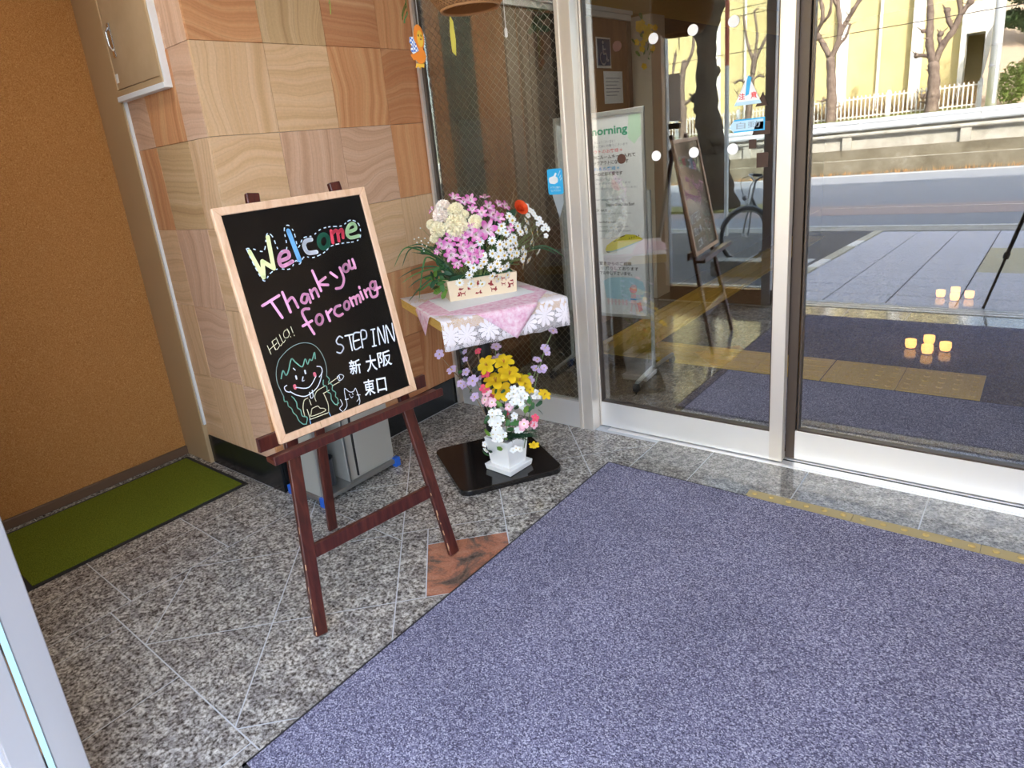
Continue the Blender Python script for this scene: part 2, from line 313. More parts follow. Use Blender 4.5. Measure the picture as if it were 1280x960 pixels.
# ------------------------------------------------------------------ measured layouts (metres): board strokes, flower heads with facing and radius
STROKES=[('welcome','lime',0.015,[(0.0849,0.6388),(0.1074,0.5476)]),('welcome','lime',0.015,[(0.1074,0.5476),(0.1192,0.599)]),('welcome','lime',0.015,[(0.1192,0.599),(0.1508,0.5693)]),('welcome','lime',0.015,[(0.1508,0.5693),(0.161,0.6737)]),('welcome','pink',0.0127,[(0.1759,0.588),(0.2147,0.5954),(0.2156,0.6147),(0.1946,0.6147),(0.1777,0.5941),(0.183,0.5705),(0.2237,0.5787)]),('welcome','blue',0.0165,[(0.2398,0.6816),(0.2509,0.578)]),('welcome','white',0.015,[(0.3153,0.6388),(0.2923,0.6362),(0.2822,0.6202),(0.2898,0.597),(0.3221,0.5931)]),('welcome','green',0.0165,[(0.3804,0.6209),(0.3742,0.6098),(0.3646,0.6026),(0.3542,0.6012),(0.3458,0.606),(0.3416,0.6156),(0.3426,0.6274),(0.3487,0.6384),(0.3581,0.6456),(0.3685,0.6471),(0.3771,0.6425),(0.3814,0.6328),(0.3804,0.6209)]),('welcome','red',0.012,[(0.4012,0.6552),(0.3959,0.6134)]),('welcome','red',0.012,[(0.4009,0.6444),(0.4239,0.6528),(0.4218,0.6157)]),('welcome','red',0.012,[(0.4254,0.6424),(0.4461,0.6527),(0.4419,0.6239)]),('welcome','mint',0.0127,[(0.4628,0.6396),(0.5022,0.6456),(0.5017,0.6651),(0.4807,0.6629),(0.4628,0.6396),(0.4709,0.6189),(0.5104,0.6192)]),('outline','paleblue',0.0035,[(0.0775,0.6507),(0.0882,0.5894),(0.105,0.5354),(0.1327,0.5551),(0.1652,0.5644),(0.2081,0.5558),(0.2369,0.5794),(0.2467,0.5644),(0.2716,0.5859),(0.3021,0.5768),(0.3502,0.5858),(0.3866,0.6035),(0.4342,0.6046),(0.4903,0.6024),(0.5155,0.6169),(0.5212,0.6614),(0.4901,0.6801),(0.4494,0.6658),(0.3997,0.6703),(0.3601,0.6666),(0.3249,0.6505),(0.2874,0.6489),(0.2585,0.6212),(0.2587,0.6733),(0.2455,0.7001),(0.2263,0.6883),(0.2168,0.6255),(0.1869,0.6238),(0.1778,0.6727),(0.1605,0.6832),(0.1347,0.6321),(0.0987,0.645),(0.0775,0.6507)]),('thanks','pink',0.0095,[(0.076,0.4581),(0.142,0.4779)]),('thanks','pink',0.0095,[(0.108,0.4678),(0.1317,0.4038)]),('thanks','pink',0.0095,[(0.1569,0.4855),(0.166,0.4149)]),('thanks','pink',0.0095,[(0.1648,0.4498),(0.1872,0.4603),(0.1974,0.4237)]),('thanks','pink',0.0095,[(0.2464,0.4573),(0.2279,0.4615),(0.2156,0.4405),(0.2306,0.4323),(0.2449,0.4523),(0.2473,0.429)]),('thanks','pink',0.0095,[(0.258,0.4707),(0.2612,0.4405)]),('thanks','pink',0.0095,[(0.2587,0.4611),(0.2783,0.4715),(0.2842,0.4419)]),('thanks','pink',0.0095,[(0.287,0.5331),(0.2992,0.4587)]),('thanks','pink',0.0095,[(0.3298,0.5007),(0.2959,0.4844),(0.332,0.4731)]),('thanks','pink',0.0095,[(0.3544,0.5126),(0.375,0.4912)]),('thanks','pink',0.0095,[(0.3959,0.5226),(0.4008,0.4823),(0.3842,0.4548),(0.3593,0.4535)]),('thanks','pink',0.0095,[(0.4316,0.5141),(0.428,0.5078),(0.4224,0.5039),(0.4161,0.5033),(0.411,0.5062),(0.4084,0.5118),(0.4089,0.5186),(0.4125,0.5248),(0.4181,0.5287),(0.4243,0.5294),(0.4294,0.5265),(0.4321,0.5209),(0.4316,0.5141)]),('thanks','pink',0.0095,[(0.4394,0.5389),(0.4403,0.5109),(0.4581,0.5157),(0.4563,0.5411)]),('thanks','pink',0.0095,[(0.4563,0.5411),(0.4591,0.5085)]),('thanks','pink',0.0095,[(0.2352,0.4092),(0.2153,0.4114),(0.2069,0.3935),(0.2286,0.3209)]),('thanks','pink',0.0095,[(0.1958,0.3577),(0.2338,0.3666)]),('thanks','pink',0.0095,[(0.2756,0.3607),(0.2712,0.3527),(0.2647,0.3476),(0.2577,0.347),(0.2521,0.3509),(0.2494,0.3582),(0.2504,0.3671),(0.2547,0.3751),(0.2612,0.3802),(0.2682,0.3809),(0.2738,0.377),(0.2765,0.3696),(0.2756,0.3607)]),('thanks','pink',0.0095,[(0.2968,0.3847),(0.3011,0.3494)]),('thanks','pink',0.0095,[(0.2972,0.3737),(0.3192,0.3874)]),('thanks','pink',0.0095,[(0.3566,0.3921),(0.3371,0.3899),(0.3268,0.3718),(0.3395,0.3576),(0.3579,0.3606)]),('thanks','pink',0.0095,[(0.3938,0.3832),(0.3901,0.3764),(0.3847,0.3721),(0.3788,0.3715),(0.3742,0.3746),(0.3721,0.3808),(0.3729,0.3882),(0.3765,0.395),(0.382,0.3993),(0.3878,0.4),(0.3924,0.3968),(0.3946,0.3907),(0.3938,0.3832)]),('thanks','pink',0.0095,[(0.4034,0.4088),(0.4084,0.3783)]),('thanks','pink',0.0095,[(0.4056,0.4028),(0.4242,0.4075),(0.4257,0.3812)]),('thanks','pink',0.0095,[(0.4227,0.403),(0.4415,0.4106),(0.4431,0.3841)]),('thanks','pink',0.0095,[(0.4535,0.4198),(0.4573,0.3921)]),('thanks','pink',0.0095,[(0.4535,0.4382),(0.4538,0.4339)]),('thanks','pink',0.0095,[(0.4711,0.4229),(0.4749,0.3951)]),('thanks','pink',0.0095,[(0.473,0.4154),(0.4908,0.4242),(0.4951,0.3976)]),('thanks','pink',0.0095,[(0.5225,0.4301),(0.5191,0.4241),(0.5138,0.4202),(0.5081,0.4197),(0.5034,0.4225),(0.5011,0.428),(0.5017,0.4346),(0.5051,0.4407),(0.5104,0.4445),(0.5161,0.4451),(0.5207,0.4423),(0.5231,0.4368),(0.5225,0.4301)]),('thanks','pink',0.0095,[(0.5275,0.4433),(0.5231,0.3969),(0.5002,0.3893),(0.4924,0.4025)]),('thanks','pink',0.0095,[(0.5146,0.4132),(0.5421,0.4186)]),('hello','cream',0.0022,[(0.0576,0.2973),(0.0534,0.3276)]),('hello','cream',0.0022,[(0.0767,0.3061),(0.0724,0.3365)]),('hello','cream',0.0022,[(0.0555,0.3125),(0.0746,0.3213)]),('hello','cream',0.0022,[(0.0927,0.3138),(0.0792,0.3073),(0.0739,0.3348),(0.0874,0.3413)]),('hello','cream',0.0022,[(0.0764,0.3216),(0.0878,0.3271)]),('hello','cream',0.0022,[(0.0908,0.345),(0.0962,0.3155),(0.1062,0.3211)]),('hello','cream',0.0022,[(0.1047,0.3523),(0.1096,0.3229),(0.1198,0.329)]),('hello','cream',0.0022,[(0.1314,0.3346),(0.1207,0.3363),(0.119,0.3489),(0.1279,0.3598),(0.1386,0.3581),(0.1404,0.3454),(0.1314,0.3346)]),('hello','cream',0.0022,[(0.1397,0.3442),(0.137,0.3639)]),('hello','cream',0.0022,[(0.1417,0.3337),(0.1413,0.3358)]),('hello','cream',0.0022,[(0.1538,0.3453),(0.1519,0.3665)]),('hello','cream',0.0022,[(0.1553,0.334),(0.155,0.3362)]),('inn','white',0.0052,[(0.3318,0.2786),(0.3203,0.2871),(0.3048,0.2752),(0.3067,0.2625),(0.3206,0.2551),(0.3246,0.2417),(0.3089,0.2288),(0.2949,0.2357)]),('inn','white',0.0052,[(0.3432,0.2823),(0.3773,0.2794)]),('inn','white',0.0052,[(0.3601,0.2809),(0.3565,0.2246)]),('inn','white',0.0052,[(0.394,0.2267),(0.3676,0.2268),(0.3784,0.2789),(0.4048,0.2792)]),('inn','white',0.0052,[(0.3732,0.2539),(0.3955,0.254)]),('inn','white',0.0052,[(0.4017,0.222),(0.4107,0.28),(0.4295,0.2794),(0.4321,0.2664),(0.4252,0.2515),(0.4062,0.251)]),('inn','white',0.0052,[(0.4514,0.2145),(0.4632,0.2751)]),('inn','white',0.0052,[(0.4549,0.2757),(0.4714,0.2744)]),('inn','white',0.0052,[(0.4432,0.2152),(0.4596,0.2138)]),('inn','white',0.0052,[(0.4754,0.2137),(0.4863,0.2768),(0.5002,0.2127),(0.5112,0.2761)]),('inn','white',0.0052,[(0.514,0.2093),(0.5235,0.2753),(0.5423,0.2085),(0.5518,0.275)]),('girl','grey',0.0024,[(0.0962,0.2833),(0.1213,0.2959),(0.1545,0.3037),(0.185,0.301),(0.2127,0.2874),(0.2307,0.2618),(0.2394,0.2267),(0.2383,0.1913),(0.2307,0.1668)]),('girl','grey',0.0024,[(0.0962,0.2833),(0.0768,0.2691),(0.0591,0.2405),(0.0507,0.2035),(0.0547,0.1681),(0.0581,0.1498)]),('girl','teal',0.004,[(0.0675,0.2095),(0.0812,0.2326),(0.0872,0.2147),(0.1,0.2268),(0.1217,0.2615),(0.1334,0.2454),(0.1521,0.2252),(0.1697,0.2473),(0.1737,0.2274),(0.1856,0.2414),(0.1936,0.2361),(0.2103,0.2588),(0.2069,0.2375)]),('girl','white',0.0032,[(0.0841,0.1555),(0.0714,0.1637),(0.0696,0.1775),(0.08,0.1815)]),('girl','white',0.0032,[(0.0849,0.1581),(0.1037,0.1391),(0.1307,0.1254),(0.157,0.1284),(0.187,0.1421),(0.2072,0.1653),(0.2175,0.1858)]),('girl','white',0.0032,[(0.2049,0.2104),(0.219,0.2031),(0.2187,0.1854),(0.2029,0.1725)]),('girl','white',0.0032,[(0.1085,0.1648),(0.1541,0.1499),(0.1919,0.179)]),('girl','white',0.0032,[(0.1446,0.1909),(0.1377,0.1786),(0.1456,0.1778)]),('girl','white',0.0032,[(0.1192,0.2295),(0.1242,0.2216)]),('girl','white',0.0032,[(0.152,0.1329),(0.1508,0.1127),(0.1606,0.1153),(0.1634,0.1368)]),('girl','white',0.006,[(0.1204,0.2014),(0.1199,0.1918)]),('girl','white',0.006,[(0.1572,0.2091),(0.1569,0.1999)]),('girl','rose',0.011,[(0.1062,0.1713),(0.1063,0.1637)]),('girl','rose',0.011,[(0.1886,0.1889),(0.1891,0.1822)]),('girl','cream',0.0024,[(0.1405,0.1162),(0.1248,0.1127),(0.1135,0.0903),(0.111,0.0619)]),('girl','cream',0.0024,[(0.1261,0.08),(0.1276,0.0441)]),('girl','cream',0.0024,[(0.1273,0.0431),(0.1986,0.0426)]),('girl','cream',0.0024,[(0.201,0.1137),(0.2048,0.0945),(0.207,0.0697),(0.2012,0.0447)]),('girl','cream',0.0024,[(0.1441,0.0767),(0.1669,0.0776),(0.1737,0.0681),(0.188,0.0614),(0.1884,0.0522),(0.1363,0.0516),(0.1363,0.0617),(0.1441,0.0767)]),('girl','cream',0.0024,[(0.1661,0.0957),(0.1664,0.1134),(0.1816,0.129),(0.2107,0.1344)]),('girl','cream',0.0024,[(0.2282,0.1377),(0.2744,0.15)]),('girl','cream',0.0024,[(0.2006,0.1126),(0.225,0.1165)]),('girl','cream',0.0024,[(0.2417,0.1273),(0.2735,0.1321)]),('girl','cream',0.0024,[(0.1434,0.1094),(0.145,0.0899)]),('girl','white',0.0024,[(0.2694,0.1516),(0.2844,0.156),(0.2951,0.1465),(0.2854,0.1374),(0.2731,0.1371),(0.2694,0.1516)]),('girl','white',0.0024,[(0.2777,0.152),(0.278,0.1398)]),('girl','teal',0.0032,[(0.0581,0.1498),(0.056,0.1333),(0.065,0.1291),(0.0649,0.113),(0.0735,0.1013),(0.075,0.0863),(0.0829,0.0719),(0.0864,0.0532),(0.0972,0.0375),(0.1085,0.0334)]),('girl','teal',0.0032,[(0.0856,0.1405),(0.0915,0.1299),(0.0959,0.1139),(0.0938,0.0972),(0.1026,0.0854),(0.1025,0.0649),(0.1179,0.0535),(0.1085,0.0334)]),('girl','teal',0.0032,[(0.2307,0.1668),(0.2375,0.1527),(0.2311,0.1427),(0.2425,0.13),(0.2374,0.1137),(0.247,0.1014),(0.2427,0.0877),(0.2485,0.0737),(0.2394,0.0555)]),('girl','teal',0.0032,[(0.2144,0.157),(0.2094,0.1408),(0.2197,0.1315),(0.2176,0.1142),(0.2271,0.102),(0.2242,0.0819),(0.2342,0.0604),(0.2481,0.0617)]),('girl','skyblue',0.0024,[(0.1248,0.0451),(0.1238,0.0278)]),('girl','skyblue',0.0024,[(0.2012,0.0447),(0.2045,0.0254)]),('cat','white',0.0024,[(0.2784,0.0666),(0.2849,0.1029),(0.3002,0.0856),(0.3164,0.0815),(0.3276,0.0902),(0.3306,0.0706),(0.3317,0.0516),(0.3199,0.0432)]),('cat','white',0.0024,[(0.2968,0.0769),(0.2983,0.0728)]),('cat','white',0.0024,[(0.3105,0.0761),(0.312,0.0719)]),('cat','white',0.0024,[(0.2994,0.0675),(0.3034,0.0624),(0.3092,0.0654)]),('cat','white',0.0024,[(0.254,0.0261),(0.2452,0.0414),(0.2599,0.0515),(0.2577,0.0706)]),('cat','white',0.0024,[(0.2794,0.0632),(0.2755,0.04),(0.258,0.0277)]),('cat','white',0.0024,[(0.3335,0.0572),(0.3314,0.0393),(0.3247,0.0292)]),('cat','white',0.0024,[(0.2762,0.0642),(0.2882,0.0626)]),('cat','white',0.0024,[(0.3266,0.0645),(0.3397,0.0613)])]
CARN=[(-2.098,2.247,1.313,0.181,-0.659,0.73,0.032),(-2.093,2.219,1.28,0.268,-0.774,0.574,0.034),(-2.037,2.26,1.295,0.472,-0.66,0.585,0.034),(-2.019,2.234,1.233,0.578,-0.744,0.334,0.047),(-1.958,2.296,1.237,0.733,-0.593,0.333,0.03),(-2.09,2.188,1.222,0.34,-0.878,0.336,0.034),(-1.999,2.275,1.274,0.61,-0.633,0.476,0.019),(-2.106,2.172,1.184,0.29,-0.936,0.202,0.019),(-2.13,2.188,1.245,0.127,-0.878,0.462,0.021)]
ALST=[(-2.154,2.233,1.302,-0.138,-0.653,0.745,0.019),(-2.076,2.302,1.346,0.194,-0.458,0.868,0.027),(-2.004,2.33,1.329,0.527,-0.446,0.723,0.029),(-2.022,2.305,1.325,0.474,-0.516,0.713,0.023),(-1.967,2.392,1.33,0.614,-0.259,0.746,0.025),(-1.981,2.308,1.29,0.645,-0.542,0.538,0.023),(-1.948,2.335,1.271,0.744,-0.486,0.459,0.026),(-1.939,2.374,1.291,0.75,-0.367,0.55,0.029),(-1.918,2.372,1.254,0.824,-0.399,0.402,0.03),(-1.902,2.392,1.24,0.866,-0.35,0.357,0.029),(-1.908,2.456,1.283,0.817,-0.107,0.566,0.025),(-1.922,2.426,1.295,0.778,-0.2,0.595,0.022),(-1.922,2.327,1.198,0.826,-0.525,0.207,0.044),(-1.97,2.269,1.208,0.714,-0.658,0.239,0.032),(-1.951,2.283,1.18,0.763,-0.629,0.149,0.032),(-1.995,2.236,1.173,0.659,-0.74,0.133,0.031),(-2.036,2.205,1.182,0.545,-0.821,0.169,0.027),(-2.076,2.179,1.161,0.417,-0.903,0.106,0.024),(-2.043,2.196,1.147,0.528,-0.847,0.054,0.032),(-1.964,2.261,1.128,0.734,-0.679,-0.006,0.032),(-1.995,2.231,1.144,0.659,-0.751,0.044,0.029),(-2.041,2.198,1.105,0.533,-0.842,-0.081,0.032),(-1.989,2.239,1.095,0.673,-0.732,-0.108,0.029),(-1.962,2.269,1.082,0.736,-0.661,-0.145,0.029),(-2.024,2.217,1.064,0.575,-0.79,-0.211,0.024),(-1.947,2.283,1.102,0.773,-0.629,-0.084,0.024),(-2.094,2.17,1.125,0.35,-0.936,-0.019,0.015),(-1.873,2.433,1.188,0.949,-0.251,0.192,0.021)]
RANU=[(-1.893,2.533,1.253,0.827,0.229,0.514,0.043)]
DAIS=[(-1.939,2.292,1.149,0.792,-0.608,0.055,0.02),(-1.908,2.338,1.148,0.861,-0.506,0.055,0.02),(-1.878,2.405,1.167,0.935,-0.336,0.116,0.02),(-1.89,2.371,1.124,0.904,-0.426,-0.019,0.02),(-1.935,2.301,1.087,0.799,-0.587,-0.127,0.02),(-1.913,2.334,1.085,0.848,-0.512,-0.134,0.02),(-1.985,2.251,1.062,0.68,-0.703,-0.208,0.02),(-1.953,2.292,1.043,0.752,-0.604,-0.265,0.02),(-1.976,2.271,1.032,0.693,-0.653,-0.306,0.02),(-2.002,2.261,1.002,0.613,-0.672,-0.416,0.02),(-2.051,2.248,0.969,0.427,-0.693,-0.581,0.02),(-1.893,2.37,1.094,0.897,-0.427,-0.11,0.02),(-1.887,2.395,1.067,0.912,-0.359,-0.2,0.02),(-1.876,2.431,1.06,0.939,-0.255,-0.231,0.02),(-1.868,2.465,1.065,0.964,-0.144,-0.225,0.02),(-1.869,2.426,1.129,0.959,-0.282,-0.002,0.02),(-1.864,2.446,1.141,0.975,-0.22,0.037,0.02),(-1.862,2.505,1.077,0.98,0.012,-0.197,0.02),(-1.88,2.521,1.027,0.902,0.132,-0.412,0.021),(-1.859,2.486,1.157,0.992,-0.075,0.097,0.02),(-1.863,2.545,1.163,0.968,0.211,0.134,0.021),(-1.882,2.6,1.135,0.808,0.588,0.022,0.021),(-1.864,2.484,1.188,0.976,-0.073,0.207,0.02),(-1.862,2.62,1.139,0.812,0.583,0.038,0.021),(-1.882,2.596,1.1,0.813,0.566,-0.137,0.021),(-1.877,2.599,1.076,0.808,0.54,-0.237,0.021),(-1.857,2.615,1.053,0.804,0.514,-0.3,0.021),(-1.888,2.578,1.012,0.747,0.444,-0.494,0.021),(-1.911,2.553,0.992,0.696,0.389,-0.604,0.021),(-1.91,2.385,1.01,0.845,-0.367,-0.39,0.02),(-1.909,2.363,1.038,0.854,-0.434,-0.288,0.02),(-1.897,2.408,1.018,0.877,-0.306,-0.372,0.02),(-1.929,2.337,1.023,0.803,-0.494,-0.333,0.02),(-1.942,2.353,0.981,0.754,-0.436,-0.492,0.02),(-1.94,2.391,0.958,0.733,-0.308,-0.607,0.02),(-1.917,2.433,0.969,0.792,-0.182,-0.583,0.02),(-2.019,2.285,0.954,0.517,-0.589,-0.621,0.02),(-1.987,2.33,0.945,0.601,-0.467,-0.649,0.02),(-2.026,2.323,0.921,0.43,-0.443,-0.787,0.02),(-1.883,2.454,1.238,0.912,-0.158,0.379,0.02),(-1.875,2.459,1.218,0.939,-0.152,0.308,0.02),(-1.894,2.373,1.183,0.894,-0.417,0.164,0.02),(-1.888,2.396,1.202,0.907,-0.355,0.228,0.02),(-1.879,2.571,1.194,0.87,0.404,0.281,0.021),(-1.863,2.453,1.113,0.979,-0.197,-0.056,0.02),(-1.874,2.536,1.048,0.922,0.193,-0.335,0.021),(-1.94,2.302,1.061,0.786,-0.582,-0.209,0.02),(-1.879,2.399,1.119,0.934,-0.356,-0.034,0.02),(-1.9,2.363,1.072,0.88,-0.441,-0.176,0.02),(-1.872,2.424,1.092,0.951,-0.284,-0.123,0.02)]
LACE=[(-1.891,2.599,1.263,0.652,0.534,0.538,0.01),(-1.881,2.608,1.242,0.696,0.556,0.454,0.01),(-1.868,2.62,1.221,0.737,0.571,0.361,0.01),(-1.86,2.627,1.203,0.764,0.579,0.286,0.01),(-1.843,2.641,1.179,0.794,0.58,0.183,0.01),(-1.83,2.653,1.161,0.81,0.575,0.111,0.01),(-1.821,2.659,1.144,0.82,0.57,0.05,0.01),(-1.828,2.65,1.114,0.826,0.56,-0.056,0.01),(-1.855,2.629,1.173,0.794,0.584,0.17,0.01),(-1.873,2.616,1.233,0.717,0.563,0.411,0.01),(-1.849,2.637,1.196,0.777,0.578,0.251,0.01),(-1.838,2.643,1.147,0.815,0.576,0.064,0.01),(-1.888,2.6,1.217,0.726,0.575,0.377,0.01)]
BABY=[(-2.187,2.182,1.228,-0.248,-0.862,0.442,0.005),(-2.191,2.168,1.189,-0.237,-0.934,0.266,0.005),(-2.171,2.161,1.175,-0.076,-0.978,0.194,0.005),(-2.205,2.167,1.166,-0.341,-0.925,0.168,0.005),(-2.15,2.164,1.186,0.057,-0.972,0.23,0.005),(-2.131,2.162,1.167,0.173,-0.974,0.146,0.005),(-2.162,2.157,1.142,-0.005,-0.999,0.049,0.005),(-2.244,2.192,1.177,-0.7,-0.679,0.22,0.005),(-2.141,2.159,1.153,0.122,-0.988,0.091,0.005),(-2.166,2.159,1.16,-0.033,-0.991,0.129,0.005),(-2.123,2.166,1.178,0.215,-0.959,0.184,0.005),(-2.159,2.157,1.13,0.019,-1.0,0.001,0.005)]
FROND=[[(-2.102,2.269,0.993),(-2.161,2.233,1.077),(-2.237,2.177,1.134),(-2.284,2.137,1.14),(-2.319,2.093,1.062)],[(-2.102,2.269,0.993),(-2.161,2.234,1.085),(-2.225,2.188,1.139),(-2.266,2.151,1.13),(-2.29,2.118,1.058)],[(-2.102,2.269,0.993),(-2.167,2.221,1.041),(-2.238,2.16,1.043),(-2.309,2.092,1.004)],[(-2.102,2.269,0.993),(-2.161,2.225,1.032),(-2.238,2.156,1.02),(-2.294,2.1,0.981)],[(-2.102,2.269,0.993),(-2.161,2.221,1.009),(-2.232,2.156,0.989),(-2.268,2.119,0.956)],[(-2.102,2.267,0.986),(-2.161,2.219,1.002),(-2.22,2.16,0.957),(-2.269,2.107,0.891)],[(-2.108,2.265,1.002),(-2.19,2.209,1.089),(-2.214,2.181,1.047),(-2.23,2.14,0.889)],[(-2.102,2.269,0.993),(-2.161,2.237,1.1),(-2.219,2.196,1.153),(-2.278,2.144,1.147)],[(-2.108,2.266,1.009),(-2.161,2.234,1.085),(-2.202,2.202,1.106),(-2.255,2.159,1.121)],[(-2.166,2.24,1.146),(-2.175,2.244,1.214),(-2.183,2.246,1.267)],[(-1.827,2.522,1.082),(-1.78,2.562,1.083),(-1.739,2.593,1.058),(-1.702,2.618,1.018)],[(-1.826,2.52,1.075),(-1.78,2.56,1.072),(-1.732,2.595,1.039)],[(-2.102,2.265,0.971),(-2.167,2.21,0.98),(-2.221,2.157,0.942),(-2.244,2.137,0.945)],[(-2.102,2.27,1.001),(-2.155,2.234,1.054),(-2.178,2.227,1.133),(-2.213,2.195,1.123)]]
TWIG=[(-1.926,2.522,1.267),(-1.916,2.537,1.31),(-1.912,2.547,1.346),(-1.909,2.556,1.379)]
PYEL=[(-1.917,2.229,0.574,0.211,-0.571,0.794,0.038),(-1.845,2.265,0.585,0.341,-0.494,0.8,0.038),(-1.881,2.235,0.494,0.252,-0.591,0.766,0.046),(-1.825,2.268,0.527,0.382,-0.496,0.78,0.042),(-1.784,2.294,0.493,0.487,-0.437,0.756,0.038),(-1.869,2.259,0.435,0.269,-0.58,0.769,0.04),(-1.787,2.334,0.464,0.522,-0.34,0.782,0.024),(-1.688,2.344,0.421,0.741,-0.314,0.593,0.025),(-1.743,2.305,0.17,0.851,-0.479,-0.215,0.02),(-1.762,2.333,0.438,0.604,-0.334,0.724,0.017)]
PWHI=[(-1.781,2.257,0.431,0.515,-0.537,0.668,0.016),(-1.753,2.279,0.428,0.593,-0.473,0.652,0.016),(-1.768,2.263,0.399,0.581,-0.533,0.615,0.016),(-1.795,2.242,0.403,0.492,-0.603,0.627,0.016),(-1.808,2.236,0.435,0.435,-0.598,0.674,0.016),(-1.794,2.252,0.465,0.461,-0.538,0.706,0.016),(-1.767,2.273,0.46,0.531,-0.484,0.695,0.016),(-1.769,2.266,0.423,0.556,-0.513,0.653,0.016),(-1.786,2.251,0.416,0.511,-0.565,0.648,0.016),(-1.793,2.249,0.441,0.474,-0.558,0.681,0.016),(-1.775,2.264,0.446,0.521,-0.511,0.684,0.016),(-1.862,2.177,0.336,0.275,-0.861,0.428,0.016),(-1.839,2.195,0.333,0.354,-0.829,0.433,0.016),(-1.851,2.181,0.309,0.312,-0.886,0.344,0.016),(-1.873,2.165,0.313,0.24,-0.906,0.348,0.016),(-1.883,2.16,0.338,0.212,-0.882,0.421,0.016),(-1.872,2.173,0.362,0.246,-0.833,0.495,0.016),(-1.85,2.19,0.358,0.312,-0.806,0.503,0.016),(-1.852,2.184,0.33,0.308,-0.856,0.415,0.016),(-1.866,2.172,0.324,0.261,-0.885,0.387,0.016),(-1.871,2.171,0.343,0.246,-0.863,0.442,0.016),(-1.856,2.183,0.348,0.292,-0.834,0.468,0.016),(-1.851,2.174,0.255,0.325,-0.936,0.137,0.016),(-1.831,2.189,0.252,0.404,-0.907,0.119,0.016),(-1.842,2.177,0.232,0.364,-0.93,0.05,0.016),(-1.86,2.163,0.234,0.295,-0.953,0.071,0.016),(-1.869,2.159,0.257,0.26,-0.953,0.153,0.016),(-1.859,2.17,0.277,0.288,-0.931,0.224,0.016),(-1.841,2.184,0.275,0.358,-0.909,0.213,0.016),(-1.842,2.179,0.249,0.358,-0.927,0.111,0.016),(-1.854,2.169,0.244,0.313,-0.944,0.102,0.016),(-1.859,2.168,0.26,0.294,-0.942,0.162,0.016),(-1.846,2.179,0.265,0.34,-0.924,0.174,0.016),(-1.784,2.216,0.18,0.602,-0.786,-0.145,0.014),(-1.788,2.251,0.159,0.646,-0.713,-0.273,0.013),(-1.801,2.213,0.167,0.547,-0.814,-0.195,0.013),(-1.919,2.15,0.199,0.124,-0.992,-0.019,0.013),(-1.909,2.142,0.174,0.173,-0.982,-0.082,0.013),(-1.741,2.355,0.423,0.675,-0.274,0.686,0.012),(-1.715,2.335,0.409,0.721,-0.325,0.612,0.011),(-1.723,2.312,0.416,0.683,-0.386,0.62,0.011),(-1.772,2.291,0.36,0.661,-0.474,0.582,0.015),(-1.775,2.273,0.376,0.604,-0.524,0.6,0.013),(-1.803,2.249,0.329,0.548,-0.687,0.477,0.015),(-1.825,2.272,0.289,0.567,-0.746,0.351,0.016),(-1.778,2.253,0.265,0.703,-0.693,0.161,0.017),(-1.795,2.251,0.257,0.655,-0.747,0.112,0.014),(-1.888,2.213,0.353,0.171,-0.816,0.552,0.015),(-1.905,2.217,0.333,0.083,-0.861,0.502,0.015)]
PPNK=[(-1.896,2.179,0.461,0.212,-0.713,0.668,0.021),(-1.903,2.195,0.403,0.16,-0.765,0.624,0.023),(-1.909,2.174,0.42,0.165,-0.771,0.616,0.019),(-1.877,2.186,0.409,0.239,-0.756,0.609,0.021),(-1.82,2.239,0.376,0.432,-0.665,0.61,0.019),(-1.758,2.261,0.292,0.74,-0.609,0.286,0.021),(-1.739,2.314,0.272,0.894,-0.396,0.212,0.019),(-1.769,2.258,0.275,0.73,-0.65,0.212,0.017)]
PRED=[(-1.915,2.209,0.541,0.202,-0.614,0.763,0.023),(-1.924,2.182,0.658,0.233,-0.596,0.768,0.015),(-1.905,2.174,0.477,0.2,-0.708,0.677,0.021),(-1.903,2.228,0.422,0.161,-0.683,0.713,0.017),(-1.884,2.235,0.392,0.198,-0.702,0.684,0.013),(-1.85,2.247,0.334,0.332,-0.76,0.559,0.015),(-1.716,2.295,0.317,0.815,-0.447,0.369,0.017),(-1.745,2.306,0.276,0.874,-0.428,0.228,0.014)]
PLIL=[(-2.118,2.121,0.639,0.013,-0.694,0.72,0.019),(-2.072,2.145,0.558,-0.004,-0.71,0.704,0.021),(-2.02,2.185,0.54,0.033,-0.672,0.74,0.017),(-2.039,2.161,0.488,-0.025,-0.74,0.672,0.017),(-2.028,2.168,0.475,-0.025,-0.743,0.669,0.015),(-1.981,2.184,0.502,0.066,-0.693,0.718,0.023),(-1.974,2.178,0.423,0.016,-0.777,0.629,0.019),(-2.023,2.198,0.639,0.094,-0.607,0.789,0.011),(-2.022,2.193,0.603,0.073,-0.628,0.775,0.012),(-1.907,2.293,0.648,0.255,-0.46,0.851,0.019),(-1.911,2.281,0.591,0.23,-0.485,0.844,0.017),(-1.898,2.292,0.599,0.255,-0.462,0.849,0.015),(-1.698,2.47,0.697,0.557,-0.232,0.797,0.017),(-1.726,2.435,0.62,0.553,-0.233,0.8,0.017),(-1.719,2.437,0.596,0.577,-0.218,0.787,0.014),(-1.755,2.403,0.567,0.535,-0.249,0.807,0.017),(-1.759,2.394,0.524,0.555,-0.24,0.797,0.019),(-1.74,2.408,0.517,0.595,-0.213,0.775,0.019),(-1.729,2.418,0.525,0.608,-0.203,0.768,0.014),(-1.78,2.368,0.474,0.544,-0.26,0.797,0.017),(-1.967,2.222,0.506,0.078,-0.633,0.77,0.012)]
